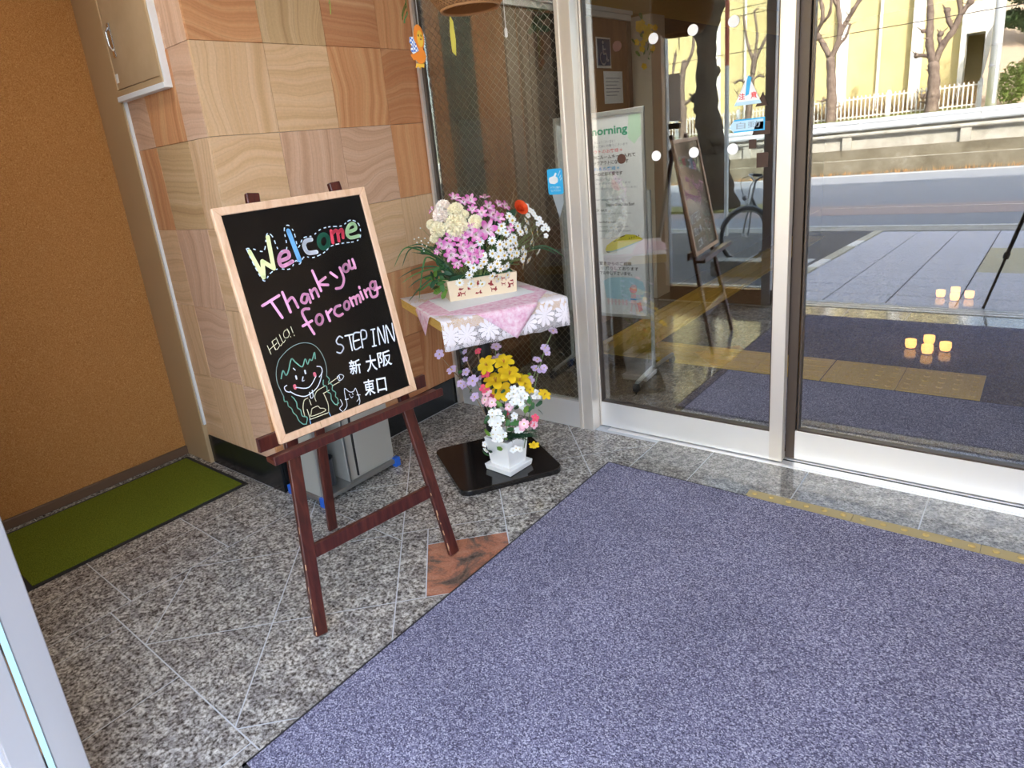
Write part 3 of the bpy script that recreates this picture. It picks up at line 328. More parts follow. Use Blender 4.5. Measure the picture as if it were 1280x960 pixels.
PLEAF=[(-2.05,2.161,0.541,0.003,-0.703,0.711,0.019),(-1.982,2.219,0.561,0.096,-0.608,0.788,0.017),(-2.005,2.18,0.438,-0.033,-0.761,0.647,0.014),(-1.733,2.422,0.574,0.568,-0.225,0.792,0.015),(-1.777,2.375,0.497,0.534,-0.26,0.804,0.015),(-1.835,2.232,0.36,0.382,-0.721,0.578,0.032),(-1.854,2.232,0.3,0.31,-0.876,0.37,0.037),(-1.852,2.2,0.188,0.348,-0.925,-0.15,0.029),(-1.896,2.17,0.159,0.206,-0.964,-0.17,0.031),(-1.909,2.159,0.139,0.184,-0.963,-0.195,0.029),(-1.755,2.301,0.369,0.693,-0.426,0.582,0.029),(-1.726,2.324,0.365,0.768,-0.347,0.539,0.025),(-1.81,2.221,0.298,0.505,-0.804,0.314,0.031),(-1.911,2.153,0.279,0.125,-0.963,0.239,0.029),(-1.901,2.148,0.319,0.162,-0.919,0.36,0.025),(-1.746,2.296,0.423,0.625,-0.431,0.651,0.026),(-1.836,2.207,0.39,0.358,-0.723,0.591,0.026),(-1.715,2.323,0.347,0.807,-0.351,0.475,0.021),(-1.751,2.333,0.342,0.79,-0.306,0.531,0.021),(-1.859,2.166,0.185,0.314,-0.945,-0.093,0.027),(-1.742,2.279,0.349,0.719,-0.497,0.486,0.023),(-1.832,2.197,0.261,0.406,-0.901,0.153,0.023),(-1.8,2.261,0.335,0.574,-0.635,0.517,0.023),(-1.896,2.298,0.623,0.266,-0.451,0.852,0.013)]
PGRASS=[(-1.839,2.215,0.21,0.406,-0.909,-0.095,0.039),(-1.824,2.228,0.219,0.489,-0.869,-0.079,0.039),(-1.809,2.241,0.222,0.578,-0.813,-0.075,0.039),(-1.794,2.253,0.225,0.666,-0.744,-0.061,0.039),(-1.779,2.264,0.218,0.736,-0.672,-0.082,0.039),(-1.765,2.275,0.212,0.791,-0.604,-0.095,0.039),(-1.75,2.288,0.215,0.843,-0.535,-0.063,0.039),(-1.735,2.3,0.218,0.881,-0.472,-0.029,0.039),(-1.817,2.231,0.198,0.525,-0.835,-0.161,0.039),(-1.787,2.255,0.199,0.683,-0.713,-0.159,0.039),(-1.757,2.279,0.196,0.801,-0.581,-0.142,0.039),(-1.727,2.304,0.202,0.885,-0.46,-0.076,0.039),(-1.72,2.315,0.236,0.914,-0.402,0.061,0.039),(-1.772,2.272,0.232,0.78,-0.626,-0.013,0.039),(-1.802,2.244,0.206,0.611,-0.779,-0.139,0.039)]
PSTEM=[[(-1.888,2.237,0.148),(-1.986,2.198,0.409),(-2.075,2.149,0.557),(-2.121,2.124,0.638)],[(-1.88,2.243,0.147),(-1.926,2.233,0.322),(-1.993,2.208,0.507),(-2.026,2.198,0.618)],[(-1.873,2.249,0.146),(-1.911,2.253,0.37),(-1.963,2.236,0.533),(-1.976,2.241,0.634)],[(-1.865,2.255,0.145),(-1.88,2.28,0.386),(-1.91,2.287,0.584),(-1.91,2.296,0.647)],[(-1.804,2.303,0.138),(-1.768,2.376,0.421),(-1.732,2.433,0.6),(-1.7,2.474,0.696)],[(-1.819,2.291,0.139),(-1.79,2.354,0.395),(-1.758,2.401,0.527),(-1.743,2.414,0.534)],[(-1.888,2.237,0.148),(-1.948,2.222,0.365),(-1.99,2.196,0.414)]]
# ================================================================== STRUCTURE: vestibule
PX, PY = -2.765, 1.543                                   # corner of the stone pier
floor = struct(obj('floor', box(-3.9, 2.3, 0.02, 2.97, -0.12, -0.0008), GROUT, loc=(-1, 1.5, -0.12)))
def floor_tile(poly, m, z=0.0, name='floor_tile'):
    p = inset_poly(poly, 0.0024)
    if len(p) < 3 or area2(p) < 0.0006: return
    cx = sum(q[0] for q in p)/len(p); cy = sum(q[1] for q in p)/len(p)
    return obj(name, prism(p, -0.02, z), m, floor, loc=(cx, cy, -0.02))
def rect(x0, x1, y0, y1): return [(x0, y0), (x1, y0), (x1, y1), (x0, y1)]
# straight border rows left of the diamond field
for y0, y1 in ((0.25, 0.68), (0.68, 1.11), (1.11, 1.54)):
    floor_tile(rect(-3.76, -3.315, y0, y1), GR); floor_tile(rect(-3.315, -2.87, y0, y1), GR)
for y0, y1 in ((0.25, 0.68), (0.68, 1.11), (1.11, 1.555)): floor_tile(rect(-2.87, -2.57, y0, y1), GR)
for x0, x1 in ((-2.57, -2.44), (-2.44, -2.0), (-2.0, -1.56), (-1.56, -1.12)): floor_tile(rect(x0, x1, 0.25, 0.60), GR)
# 45 degree diamond field
a_, b_ = 0.734, 0.679
def pq(p, q): return ((p-q)/(2*a_), (p+q)/(2*b_))
def field(poly):
    for nx, ny, c in ((-1, 0, 2.755), (1, 0, 1.40*-1), (0, -1, -0.60), (0, 1, 2.90)): poly = clip(poly, nx, ny, c) if poly else poly
    return poly
def off_pier(poly):                                       # cut away what lies under the pier
    A = clip(poly, 0, 1, 1.555) if poly else []; A = clip(A, -1, 0, 2.57) if A else []; B = clip(poly, 0, -1, -1.555) if poly else []
    B = clip(B, -1, 0, 2.755) if B else []
    return [x for x in (A, B) if len(x) > 2]
P0, DP, Q0, DQ = -0.354, 0.449, 2.525, 0.457
for i in range(-6, 7):
    for j in range(-4, 6):
        p0, q0 = P0+i*DP, Q0+j*DQ
        if i == 0 and j == -1:                            # red inset with narrow granite borders
            floor_tile(field([pq(p0, q0), pq(p0+DP, q0), pq(p0+DP, q0+DQ-0.117), pq(p0+0.111, q0+DQ-0.117), pq(p0+0.111, q0)][2:3]+[pq(p0+0.111, q0+DQ-0.117), pq(p0+0.111, q0), pq(p0+DP, q0)]), REDST)
            floor_tile(field([pq(p0, q0), pq(p0+0.111, q0), pq(p0+0.111, q0+DQ), pq(p0, q0+DQ)]), GR)
            floor_tile(field([pq(p0+0.111, q0+DQ-0.117), pq(p0+DP, q0+DQ-0.117), pq(p0+DP, q0+DQ), pq(p0+0.111, q0+DQ)]), GR)
            continue
        c = field([pq(p0, q0), pq(p0+DP, q0), pq(p0+DP, q0+DQ), pq(p0, q0+DQ)])
        if len(c) > 2 and min(v[0] for v in c) < -1.50:
            for piece in off_pier(c): floor_tile(piece, GR)
# polished row in front of the sliding doors
x = -1.40
for x1 in (-1.115, -0.687, -0.239, 0.209, 0.657, 1.105, 1.553, 1.85):
    floor_tile(rect(x, x1, 2.52, 2.93), GRL); x = x1
# granite strip at the outer threshold
x = -1.12
for x1 in (-0.71, -0.26, 0.19, 0.64, 1.09, 1.54, 1.85):
    floor_tile(rect(x, x1, 0.25, 0.54), GRL); x = x1

# orange wall, its baseboard, the tan steel frame beside it
wall_left = struct(obj('wall_left', box(-3.95, -3.765, -0.2, 1.62, 0, 3.0), ORANGE))
base_left = struct(obj('baseboard_left', box(-3.765, -3.745, 0.24, 1.53, 0, 0.052), BROWNW, bevel=0.004))
trim_1 = struct(obj('trim_1', box(-3.764, -3.478, 1.52, 1.60, 0, 3.0), TAN, bevel=0.003))
struct(obj('trim_2', box(-3.479, -3.466, 1.528, 1.545, 0.24, 1.97), CAULK))

# stone pier: body, tiles, black skirting
pier_f = struct(obj('wall_front', box(-3.48, -2.86, 1.556, 1.70, 0, 3.0), GROUT))
pier_s = struct(obj('wall_side', box(-2.86, PX-0.012, 1.556, 2.96, 0, 3.0), GROUT))
def sandstone(name, c0, c1, c2, vertical, seed, fine=0.25):
    m = mat(name, c1, 0.55, spec=0.3); r = random.Random(seed)
    t = nd(m, 'ShaderNodeTexCoord'); mp = nd(m, 'ShaderNodeMapping')
    mp.inputs['Location'].default_value = (r.uniform(-9, 9), r.uniform(-9, 9), r.uniform(-9, 9))
    lk(m, t.outputs['Object'], mp.inputs['Vector'])
    sx = nd(m, 'ShaderNodeSeparateXYZ'); lk(m, t.outputs['Object'], sx.inputs[0])
    across = math_(m, 'ADD', sx.outputs[0], sx.outputs[1]) if vertical else sx.outputs[2]
    big = noise(m, mp.outputs[0], 2.2, 1.5, .4); mid = noise(m, mp.outputs[0], 7, 2, .5)
    s = math_(m, 'ADD', math_(m, 'MULTIPLY_ADD', across, 1.0, math_(m, 'MULTIPLY', big, r.uniform(.10, .26))), math_(m, 'MULTIPLY', mid, .022))
    s = math_(m, 'ADD', s, r.uniform(0, 9))
    cb = nd(m, 'ShaderNodeCombineXYZ'); lk(m, s, cb.inputs[0])
    bands = noise(m, cb.outputs[0], 19, 2, .55); lines = noise(m, cb.outputs[0], 85, 2, .6)
    col = ramp(m, bands, [(0.30, c0), (0.48, c1), (0.68, c2)])
    n2 = noise(m, mp.outputs[0], 90, 3, .6)
    col = mixc(m, 0.55+fine*.5, col, ramp(m, lines, [(0.34, (0.80, 0.74, 0.70)), (0.48, (1.0,)*3), (0.7, (1.06,)*3)]), 'MULTIPLY')
    col = mixc(m, 0.25, col, ramp(m, n2, [(0.3, (0.78,)*3), (0.7, (1.18,)*3)]), 'MULTIPLY')
    setc(m, col); bump(m, n2, 0.06, 0.002); return m
TONE = dict(light=((0.60,0.36,0.185), (0.71,0.46,0.26), (0.77,0.53,0.33)), orange=((0.52,0.21,0.085), (0.63,0.30,0.135), (0.70,0.40,0.20)),
            olive=((0.44,0.27,0.125), (0.58,0.38,0.195), (0.67,0.47,0.27)), deep=((0.40,0.145,0.055), (0.52,0.225,0.10), (0.62,0.34,0.175)),
            pink=((0.52,0.30,0.185), (0.65,0.405,0.265), (0.72,0.485,0.34)))
ROWS = [0.174, 0.553, 0.944, 1.335, 1.731, 2.117, 2.508, 3.0]
COLS = [1.543, 1.900, 2.260, 2.620, 2.885]
SIDE = [['orange h', 'pink v', 'deep h', 'deep v'], ['orange v', 'deep h', 'orange v', 'deep h'], ['light h', 'light v', 'light h', 'light v'],
        ['light h', 'pink v', 'pink h', 'orange v'], ['light v', 'light h', 'orange v', 'deep h'], ['orange h', 'olive v', 'deep h', 'orange v'], ['pink v', 'light h', 'olive v', 'deep h']]
FRONT = [['pink h', 'light v', 'light h'], ['light v', 'pink h', 'light v'], ['light h', 'pink v', 'light h'], ['light v', 'olive h', 'orange v'],
         ['pink h', 'orange v', 'pink h'], ['pink v', 'pink h', 'light v'], ['light h', 'pink v', 'pink h']]
XF = [-2.765, -2.959, -3.276, -3.472]
sd_ = 0
for r in range(7):
    z0, z1 = ROWS[r]+.0008, ROWS[r+1]-.0008
    for c in range(4):
        sd_ += 1; tn, o_ = SIDE[r][c].split(); pr = random.uniform(0, 0.0015)
        m = sandstone('sandstone_side_%d' % sd_, *TONE[tn], o_ == 'v', sd_, 0.5 if tn in ('pink', 'olive') else 0.2)
        obj('stone_tile', box(PX-0.014, PX+pr, COLS[c]+(.0008 if c else 0), COLS[c+1]-.0008, z0, z1), m, pier_s, loc=(PX, (COLS[c]+COLS[c+1])/2, (z0+z1)/2), bevel=0.0012)
    for c in range(3):
        sd_ += 1; tn, o_ = FRONT[r][c].split(); pr = random.uniform(0, 0.0015)
        m = sandstone('sandstone_front_%d' % sd_, *TONE[tn], o_ == 'v', sd_, 0.3)
        obj('stone_tile', box(XF[c+1]+.0008, XF[c]-(.0008 if c else 0.0145), PY-pr, PY+0.014, z0, z1), m, pier_f, loc=((XF[c]+XF[c+1])/2, PY, (z0+z1)/2), bevel=0.0012)
bs = struct(obj('baseboard_side', box(PX-0.014, PX-0.010, PY+.012, 2.885, 0, 0.172), GROUT))
bf = struct(obj('baseboard_front', box(-3.47, PX-.012, PY+.010, PY+0.014, 0, 0.172), GROUT))
for y0, y1 in ((1.556, 1.998), (2.0, 2.443), (2.445, 2.885)): obj('skirting_tile', box(PX-0.010, PX+.004, y0, y1, 0.0, 0.1735), BLACKST, bs, loc=(PX, y0, 0), bevel=.001)
for x0, x1 in ((-3.47, -3.236), (-3.234, PX+.004)): obj('skirting_tile', box(x0, x1, PY-.004, PY+.010, 0.0, 0.1735), BLACKST, bf, loc=(x0, PY, 0), bevel=.001)

# access panel in the pier, above head height
ap = thing('access_panel', (-3.23, 1.53, 1.97), 'tan painted steel access hatch with a silver flush handle set in stone pier', 'hatch')
obj('frame', join(box(-3.472, -2.992, 1.505, 1.543, 1.985, 2.012), box(-3.472, -3.452, 1.505, 1.543, 2.012, 2.72), box(-3.012, -2.992, 1.505, 1.543, 2.012, 2.72), box(-3.472, -2.992, 1.505, 1.543, 2.70, 2.72)), TAN, ap, bevel=.002)
obj('sealant', join(box(-3.474, -2.980, 1.503, 1.545, 1.962, 1.986), box(-2.993, -2.980, 1.512, 1.545, 1.98, 2.72)), CAULK, ap, bevel=.002)
obj('door', box(-3.448, -3.016, 1.508, 1.54, 2.016, 2.695), TAN2, ap, bevel=.002)
ah = obj('handle_plate', box(-3.405, -3.375, 1.502, 1.509, 2.15, 2.30), mat('chrome', (0.72,0.72,0.72), 0.18, 1.0), ap, bevel=.004)
obj('lever', tube([(-3.39, 1.503, 2.18), (-3.39, 1.490, 2.20), (-3.39, 1.488, 2.26), (-3.39, 1.503, 2.28)], .005, 8), MATS['chrome'], ah)
obj('paper_tag', box(-3.444, -3.418, 1.5065, 1.508, 2.045, 2.085), WHITE, ap)

# ceiling, right wall, outer wall beside the outer door, building mass over the entrance
CEILZ = 3.0
struct(obj('ceiling', box(-3.95, 2.3, 0.10, 2.95, CEILZ, CEILZ+.06), CEIL))
struct(obj('wall_right', box(1.85, 2.3, 0.10, 2.97, 0, CEILZ), mat('right_wall_stone', (0.55,0.38,0.25), .6)))
struct(obj('wall_outer_left', box(-3.765, -2.70, 0.06, 0.24, 0, CEILZ), mat('outer_wall_brown', (0.17,0.11,0.075), .5)))
struct(obj('trim_outer_header', box(-2.70, 1.85, 0.06, 0.26, 2.82, CEILZ), ALU))
FAC = mat('hotel_facade_plaster', (0.45,0.40,0.34), .8)
struct(obj('wall_upper_storeys', box(-16, 16, 0.06, 9.0, 3.07, 11.4), FAC))
struct(obj('wall_outer_far_left', box(-16, -3.95, 0.0, 0.3, -.1, 3.08), FAC))
struct(obj('wall_outer_far_right', box(2.3, 16, 0.0, 0.3, -.1, 3.08), FAC))

for x, y, lab in ((-2.75, 0.95, 'recessed white ceiling light above the green mat corner'), (-1.2, 1.35, 'recessed white ceiling light over the blue carpet'), (0.6, 1.35, 'recessed white ceiling light toward the right wall of vestibule')):
    t = thing('added_entrance_light', (x, y, 2.97), lab, 'light')  # unseen ceiling lights added to brighten the dark left side of the vestibule
    obj('trim_ring', lathe([(.16, .032), (.19, .0), (.16, .0), (.15, .03)], (x, y, 2.97), 28, cap=False), WHITE, t, smooth=True)
    obj('diffuser', lathe([(.155, .018), (.155, .028)], (x, y, 2.97), 28), MATS.get('fill_opal') or mat('fill_opal', (0.9,0.88,0.84), .5, emit=(1.0,0.90,0.76), es=24), t)

# ------------------------------------------------------------------ wired-glass sidelight, mullion, sliding doors, track
w1 = struct(obj('window_1', join(box(-2.752, -2.734, 2.865, 2.935, 0, CEILZ), box(-1.840, -1.822, 2.875, 2.935, 0, CEILZ)), STEELV))
obj('bottom_rail', box(-2.715, -1.84, 2.882, 2.932, 0, 0.158), STEELH, w1, bevel=.002)
obj('side_bead', join(box(-2.734, -2.714, 2.885, 2.93, .158, CEILZ), box(-1.846, -1.838, 2.885, 2.93, .158, CEILZ)), BRONZE, w1)
obj('pane', box(-2.712, -1.84, 2.902, 2.909, 0.152, CEILZ), WGLASS, w1)
ws = []
sp = 0.0424; H0, X0, X1 = 0.16, -2.712, -1.84
for sgn in (1, -1):
    k = X0-3.0
    while k < X1+3.0:
        pts = []
        for z in (H0, CEILZ):
            pts.append((k+sgn*(z-H0), z))
        (xa, za), (xb, zb) = pts
        t0, t1 = 0.0, 1.0; dx = xb-xa
        ta, tb = sorted(((X0-xa)/dx, (X1-xa)/dx)); t0, t1 = max(t0, ta), min(t1, tb)
        if t1 > t0: ws.append(tube([(xa+dx*t0, 2.9055, za+(zb-za)*t0), (xa+dx*t1, 2.9055, za+(zb-za)*t1)], 0.0006, 4, cap=False))
        k += sp
wm = obj('wire_mesh', join(*ws), WIRE, w1); wm['kind'] = 'stuff'
trim_3 = struct(obj('trim_3', box(-1.824, -1.760, 2.882, 3.00, 0, CEILZ), STEELV, bevel=.002))

def sliding_door(name, x0, x1, yf, xs, stile_mats):
    d = struct(obj(name, box(x0, x1, yf, yf+.045, 0.006, 0.148), STEELH, bevel=.002))
    for (a, b, m) in stile_mats: obj('stile', box(a, b, yf-.001, yf+.046, 0.006, 2.46), m, d, bevel=.0015)
    obj('top_rail', box(x0, x1, yf, yf+.045, 2.40, 2.46), STEELH, d)
    obj('gasket', join(box(xs[0]-.004, xs[1]+.004, yf+.004, yf+.04, 0.147, 0.156), box(xs[0]-.006, xs[0]+.001, yf+.004, yf+.04, .15, 2.40), box(xs[1]-.001, xs[1]+.006, yf+.004, yf+.04, .15, 2.40)), BRONZE, d)
    obj('pane', box(xs[0]-.003, xs[1]+.003, yf+.019, yf+.025, 0.15, 2.40), GLASS, d)
    return d
door_1 = sliding_door('door_1', -1.755, -0.813, 2.960, (-1.742, -0.872), [(-1.758, -1.748, STEELV), (-0.868, -0.811, STEELV)])
door_2 = sliding_door('door_2', -0.812, 0.62, 3.018, (-0.760, 0.55), [(-0.812, -0.772, BRONZE), (0.556, 0.62, STEELV)])
door_4 = sliding_door('door_4', 0.60, 1.85, 2.960, (0.67, 1.78), [(0.60, 0.664, STEELV), (1.79, 1.85, STEELV)])
struct(obj('trim_door_header', box(-1.76, 1.85, 2.94, 3.08, 2.46, CEILZ), ALU))
tr = struct(obj('trim_4', box(-1.70, 1.85, 2.928, 3.085, -0.02, 0.001), STEELH))
obj('track_rib', join(box(-0.80, 1.85, 2.930, 2.936, 0.0, .004), box(-0.80, 1.85, 2.943, 2.948, 0, .004), box(-0.80, 1.85, 3.005, 3.010, 0, .004)), STEELH, tr)
obj('track_slot', box(-1.70, 1.85, 2.992, 3.004, 0.0, .0015), BLKMET, tr)

# outer automatic door: one leaf slid to the left, track on the ground
od = struct(obj('door_3', box(-2.62, -1.70, 0.185, 0.248, 0.012, 0.145), DOORBROWN, bevel=.002))
for a, b, m in ((-2.70, -2.62, DOORBROWN), (-1.772, -1.70, ALU)): obj('stile', box(a, b, 0.185, 0.25, 0.012, 2.82), m, od, bevel=.002)
obj('pane', box(-2.622, -1.77, 0.212, 0.220, 0.14, 2.82), CLEAR, od)
obj('gap_light', box(-1.7005, -1.697, 0.170, 0.183, 0.012, 2.82), mat('gap_light_blue', (0.45,0.72,0.78), .1), od)  # blue strip paints the daylight showing between the two leaves
od2 = struct(obj('door_5', box(-2.62, -1.715, 0.105, 0.168, 0.012, 0.145), ALU, bevel=.002))
for a, b in ((-2.70, -2.62), (-1.775, -1.705)): obj('stile', box(a, b, 0.105, 0.168, 0.012, 2.82), ALU, od2, bevel=.002)
obj('pane', box(-2.622, -1.77, 0.133, 0.140, 0.14, 2.82), CLEAR, od2)
ot = struct(obj('trim_5', box(-2.70, 1.85, 0.10, 0.25, -0.03, 0.0), STEELH))
obj('track_rib', join(box(-2.7, 1.85, 0.105, .115, 0, .006), box(-2.7, 1.85, 0.17, .18, 0, .006), box(-2.7, 1.85, 0.235, .245, 0, .006)), STEELH, ot)

# ------------------------------------------------------------------ lobby behind the glass
LBROWN = wood('lobby_brown_wood', (0.17,0.075,0.03), (0.235,0.11,0.045), (0.29,0.145,0.065), 0.45, (1,1,.25), rnd=0)
LYEL = mat('lobby_yellow_plaster', (0.52,0.34,0.09), .8); LDARK = mat('lobby_dark_panel', (0.045,0.038,0.033), .4); LGRN = mat('lobby_dark_green', (0.02,0.045,0.035), .5); LGREY = mat('lobby_greige', (0.24,0.19,0.14), .6)
struct(obj('floor_lobby', box(-6.0, 4.0, 3.085, 12.0, -0.12, -0.001), GRB))
lw = struct(obj('wall_lobby_left', box(-2.98, -2.80, 2.96, 5.45, 0, 2.42), LBROWN))
for y0, y1, m, nm in ((2.97, 3.13, LBROWN, 'wall_panel'), (3.13, 3.42, LGRN, 'wall_panel'), (3.42, 3.74, LBROWN, 'wall_panel'), (3.74, 3.86, LGREY, 'wall_panel'), (3.92, 3.985, LGREY, 'wall_panel'), (3.995, 4.06, LGREY, 'wall_panel'), (4.07, 4.62, LDARK, 'wall_panel')):
    obj(nm, box(-2.80, -2.785 if m != LGREY else -2.77, y0, y1, 0.0, 2.40), m, lw, loc=(-2.8, y0, 0))
struct(obj('trim_lobby_moulding', join(box(-2.98, -2.775, 2.96, 5.5, 2.42, 2.46), box(-2.98, -2.76, 2.96, 5.5, 2.46, 2.49)), WHITE))
struct(obj('wall_lobby_upper', box(-2.98, -2.80, 2.96, 12, 2.49, 2.95), LYEL))
struct(obj('wall_lobby_alcove', box(-4.3, -4.1, 5.2, 9.0, 0, 2.75), LYEL))
struct(obj('trim_lobby_alcove', box(-2.98, -2.79, 5.45, 5.52, 0, 2.42), mat('alcove_jamb', (0.12,0.06,0.025), .4)))
struct(obj('wall_lobby_column', box(-3.0, -2.74, 5.78, 6.06, 0, 2.49), mat('column_cream', (0.62,0.55,0.43), .6)))
struct(obj('wall_lobby_left_far', box(-2.98, -2.80, 6.06, 12.0, 0, 2.49), mat('lobby_far_brown', (0.07,0.04,0.022), .5)))
struct(obj('wall_lobby_back', box(-6.0, 4.0, 12.0, 12.2, 0, 2.95), mat('lobby_back_brown', (0.11,0.065,0.035), .6)))
struct(obj('wall_lobby_right', box(3.9, 4.1, 3.0, 12.0, 0, 2.95), mat('lobby_right_brown', (0.12,0.07,0.04), .6)))
struct(obj('wall_inner_right', box(1.85, 4.0, 2.97, 3.08, 0, 2.95), LBROWN))
struct(obj('ceiling_lobby', box(-6.0, 4.0, 2.95, 12.0, 2.76, 2.81), mat('lobby_ceiling', (0.42,0.37,0.30), .8)))
for i, (x, y) in enumerate(((-2.0, 3.42), (0.6, 5.4), (-1.0, 8.0))):
    t = thing('ceiling_light', (x, y, 2.74), ('square opal ceiling light over the notice stand in lobby', 'square opal ceiling light inside the lobby behind the sliding door', 'square opal ceiling light deep in the lobby')[i], 'light')
    obj('frame', join(box(x-.2, x-.18, y-.2, y+.2, 2.72, 2.76), box(x+.18, x+.2, y-.2, y+.2, 2.72, 2.76), box(x-.2, x+.2, y-.2, y-.18, 2.72, 2.76), box(x-.2, x+.2, y+.18, y+.2, 2.72, 2.76)), WHITE, t)
    obj('diffuser', box(x-.18, x+.18, y-.18, y+.18, 2.73, 2.755), (MATS.get('opal_bright') or mat('opal_bright', (0.9,0.88,0.84), .5, emit=(1.0,0.95,0.88), es=60)) if i == 0 else MATS.get('opal') or mat('opal', (0.9,0.85,0.75), .5, emit=(1.0,0.86,0.68), es=8), t)
al = thing('alcove_light', (-3.5, 6.6, 2.6), 'small warm wall light glowing in the yellow lobby alcove', 'light')
obj('diffuser', lathe([(.02, 0), (.09, .02), (.1, .08), (.06, .12)], (-3.5, 6.6, 2.62), 16), MATS['opal'], al, smooth=True)
obj('stem', tube([(-3.5, 6.6, 2.74), (-3.5, 6.6, 2.80)], .01), BLKMET, al)
# ================================================================== THINGS in the vestibule
# carpet, its studded edge, green mat
cp = thing('carpet', (-1.508, 0.54, 0), 'large blue grey loop pile entrance carpet before the sliding doors', 'carpet')
obj('pile', box(-1.500, 1.75, 0.55, 2.580, 0.001, 0.009), CARPET, cp)
obj('binding', join(box(-1.508, -1.499, 0.54, 2.588, 0.0005, 0.0075), box(-1.508, -0.84, 2.579, 2.588, 0.0005, 0.0075), box(-1.508, 1.76, .54, .551, 0.0005, .0075)), RUBBER, cp)
YT = mat('yellow_tactile_plastic', (0.66,0.43,0.07), 0.45); YT2 = mat('yellow_edge_strip', (0.42,0.33,0.15), 0.45)
es = thing('edge_strip', (-0.85, 2.61, 0), 'studded yellow plastic edging strip along the blue carpet', 'strip')
obj('strip', join(*[box(x, x+.399, 2.588, 2.648, 0.0005, 0.006) for x in [-0.85+.4*i for i in range(6)]]), YT2, es, bevel=.0015)
sm = mesh_of('stud', *lathe([(.0115, 0), (.0105, .003), (.007, .0048), (.001, .0054)], (0, 0, 0), 12), [mat('stud_ochre', (0.50,0.36,0.12), .45)], smooth=True)
for i in range(36): inst('stud', sm, Matrix.Translation((-0.821+.0678*i, 2.621, .0058)), es)
gm = thing('door_mat', (-3.37, 0.97, 0), 'olive green floor mat with black rubber border below the orange wall', 'mat')
obj('pile', box(-3.678, -3.058, 0.472, 1.470, 0.001, 0.0085), GREENMAT, gm)
obj('border', join(box(-3.70, -3.036, 0.448, .472, .0005, .005), box(-3.70, -3.036, 1.47, 1.492, .0005, .005), box(-3.70, -3.678, .472, 1.47, .0005, .005), box(-3.058, -3.036, .472, 1.47, .0005, .005)), RUBBER, gm)

# ------------------------------------------------------------------ easel
bu, bv, bN = Vector((0.11495, 0.99337, 0)), Vector((-0.18954, 0.02193, 0.98163)), Vector((0.97512, -0.11284, 0.19081))
nb = Vector((-0.99337, 0.11495, 0))
ez = thing('easel', (-1.88, 1.33, 0), 'dark reddish wooden tripod easel with chipped legs carrying the welcome board', 'easel')
Lf, Lt = Vector((-1.748, 0.995, 0)), Vector((-2.004, 1.226, 1.495)); Rf, Rt = Vector((-1.664, 1.603, 0)), Vector((-1.968, 1.541, 1.495))
for A, B in ((Lf, Lt), (Rf, Rt)):
    lg = obj('leg', beam(A+Vector((0, 0, .004)), B, bu, .046, .022), MAHOG, ez, bevel=.003)
    d = B-A; s = (bu-d.normalized()*bu.dot(d.normalized())).normalized()
    rr = random.Random(5 if A is Lf else 6); ch = []
    for k in range(12):
        t = rr.choice((rr.uniform(.01, .26), rr.uniform(.01, .12))); c = A+d*t-s*.0225+bN*rr.uniform(.006, .0115)
        ch.append(obox(c, d.normalized()*rr.uniform(.003, .012), s*.0014, bN*.0012))
    obj('wear', join(*ch), CHIP, lg)['kind'] = 'stuff'
bt = Vector((-2.03, 1.375, 1.40))
obj('leg', beam((-2.262, 1.452, .004), bt, bu, .042, .020), MAHOG, ez, bevel=.003)
obj('apex_block', beam(Lt-Vector((0, 0, .12))+nb*.012, Rt-Vector((0, 0, .12))+nb*.012, (0, 0, 1), .05, .02), MAHOG, ez, bevel=.002)
obj('crossbar', beam((-1.800, 1.036, .285), (-1.722, 1.605, .285), (0, 0, 1), .052, .018), MAHOG, ez, bevel=.002)
tb = lambda p, q, w, t, z: beam(p, q, (0, 0, 1), w, t)
obj('ledge', beam(Vector((-1.800, 0.975, .668)), Vector((-1.718, 1.684, .668)), (1, 0, 0), .058, .018), MAHOG, ez, bevel=.002)
obj('ledge_lip', beam(Vector((-1.772, 0.972, .676)), Vector((-1.690, 1.681, .676)), (0, 0, 1), .030, .012), MAHOG, ez, bevel=.002)
obj('back_rail', beam(Vector((-1.877, 0.985, .702)), Vector((-1.795, 1.694, .702)), (0, 0, 1), .050, .018), MAHOG, ez, bevel=.002)

# ------------------------------------------------------------------ welcome board
BL = Vector((-1.837, 1.044, 0.690)); BW, BH = 0.583, 0.7905
wb = thing('welcome_board', BL, 'black marker board with pale wood frame and hand drawn welcome message', 'board')
def bp(x, y, h=0): return BL+bu*x+bv*y+bN*h
fwid = .026
for quad in ([(0, 0), (BW, 0), (BW-fwid, fwid), (fwid, fwid)], [(BW, 0), (BW, BH), (BW-fwid, BH-fwid), (BW-fwid, fwid)], [(BW, BH), (0, BH), (fwid, BH-fwid), (BW-fwid, BH-fwid)], [(0, BH), (0, 0), (fwid, fwid), (fwid, BH-fwid)]):
    obj('frame_rail', slab(quad, BL, bu, bv, bN, -.016, .004), PINE, wb, bevel=.002)
obj('panel', slab([(fwid-.004, fwid-.004), (BW-fwid+.004, fwid-.004), (BW-fwid+.004, BH-fwid+.004), (fwid-.004, BH-fwid+.004)], BL, bu, bv, bN, -.012, -.003), BOARD, wb)
for xx in (.155, .455): obj('joint_pin', slab([(xx, .006), (xx+.003, .006), (xx+.003, fwid-.002), (xx, fwid-.002)], BL, bu, bv, bN, .0038, .0046), MATS['bare_wood_chip'], wb)
NM = dict(welcome='welcome_lettering', outline='welcome_outline', thanks='thank_you_lettering', hello='hello_lettering', inn='inn_name_lettering', girl='girl_drawing', cat='cat_drawing')
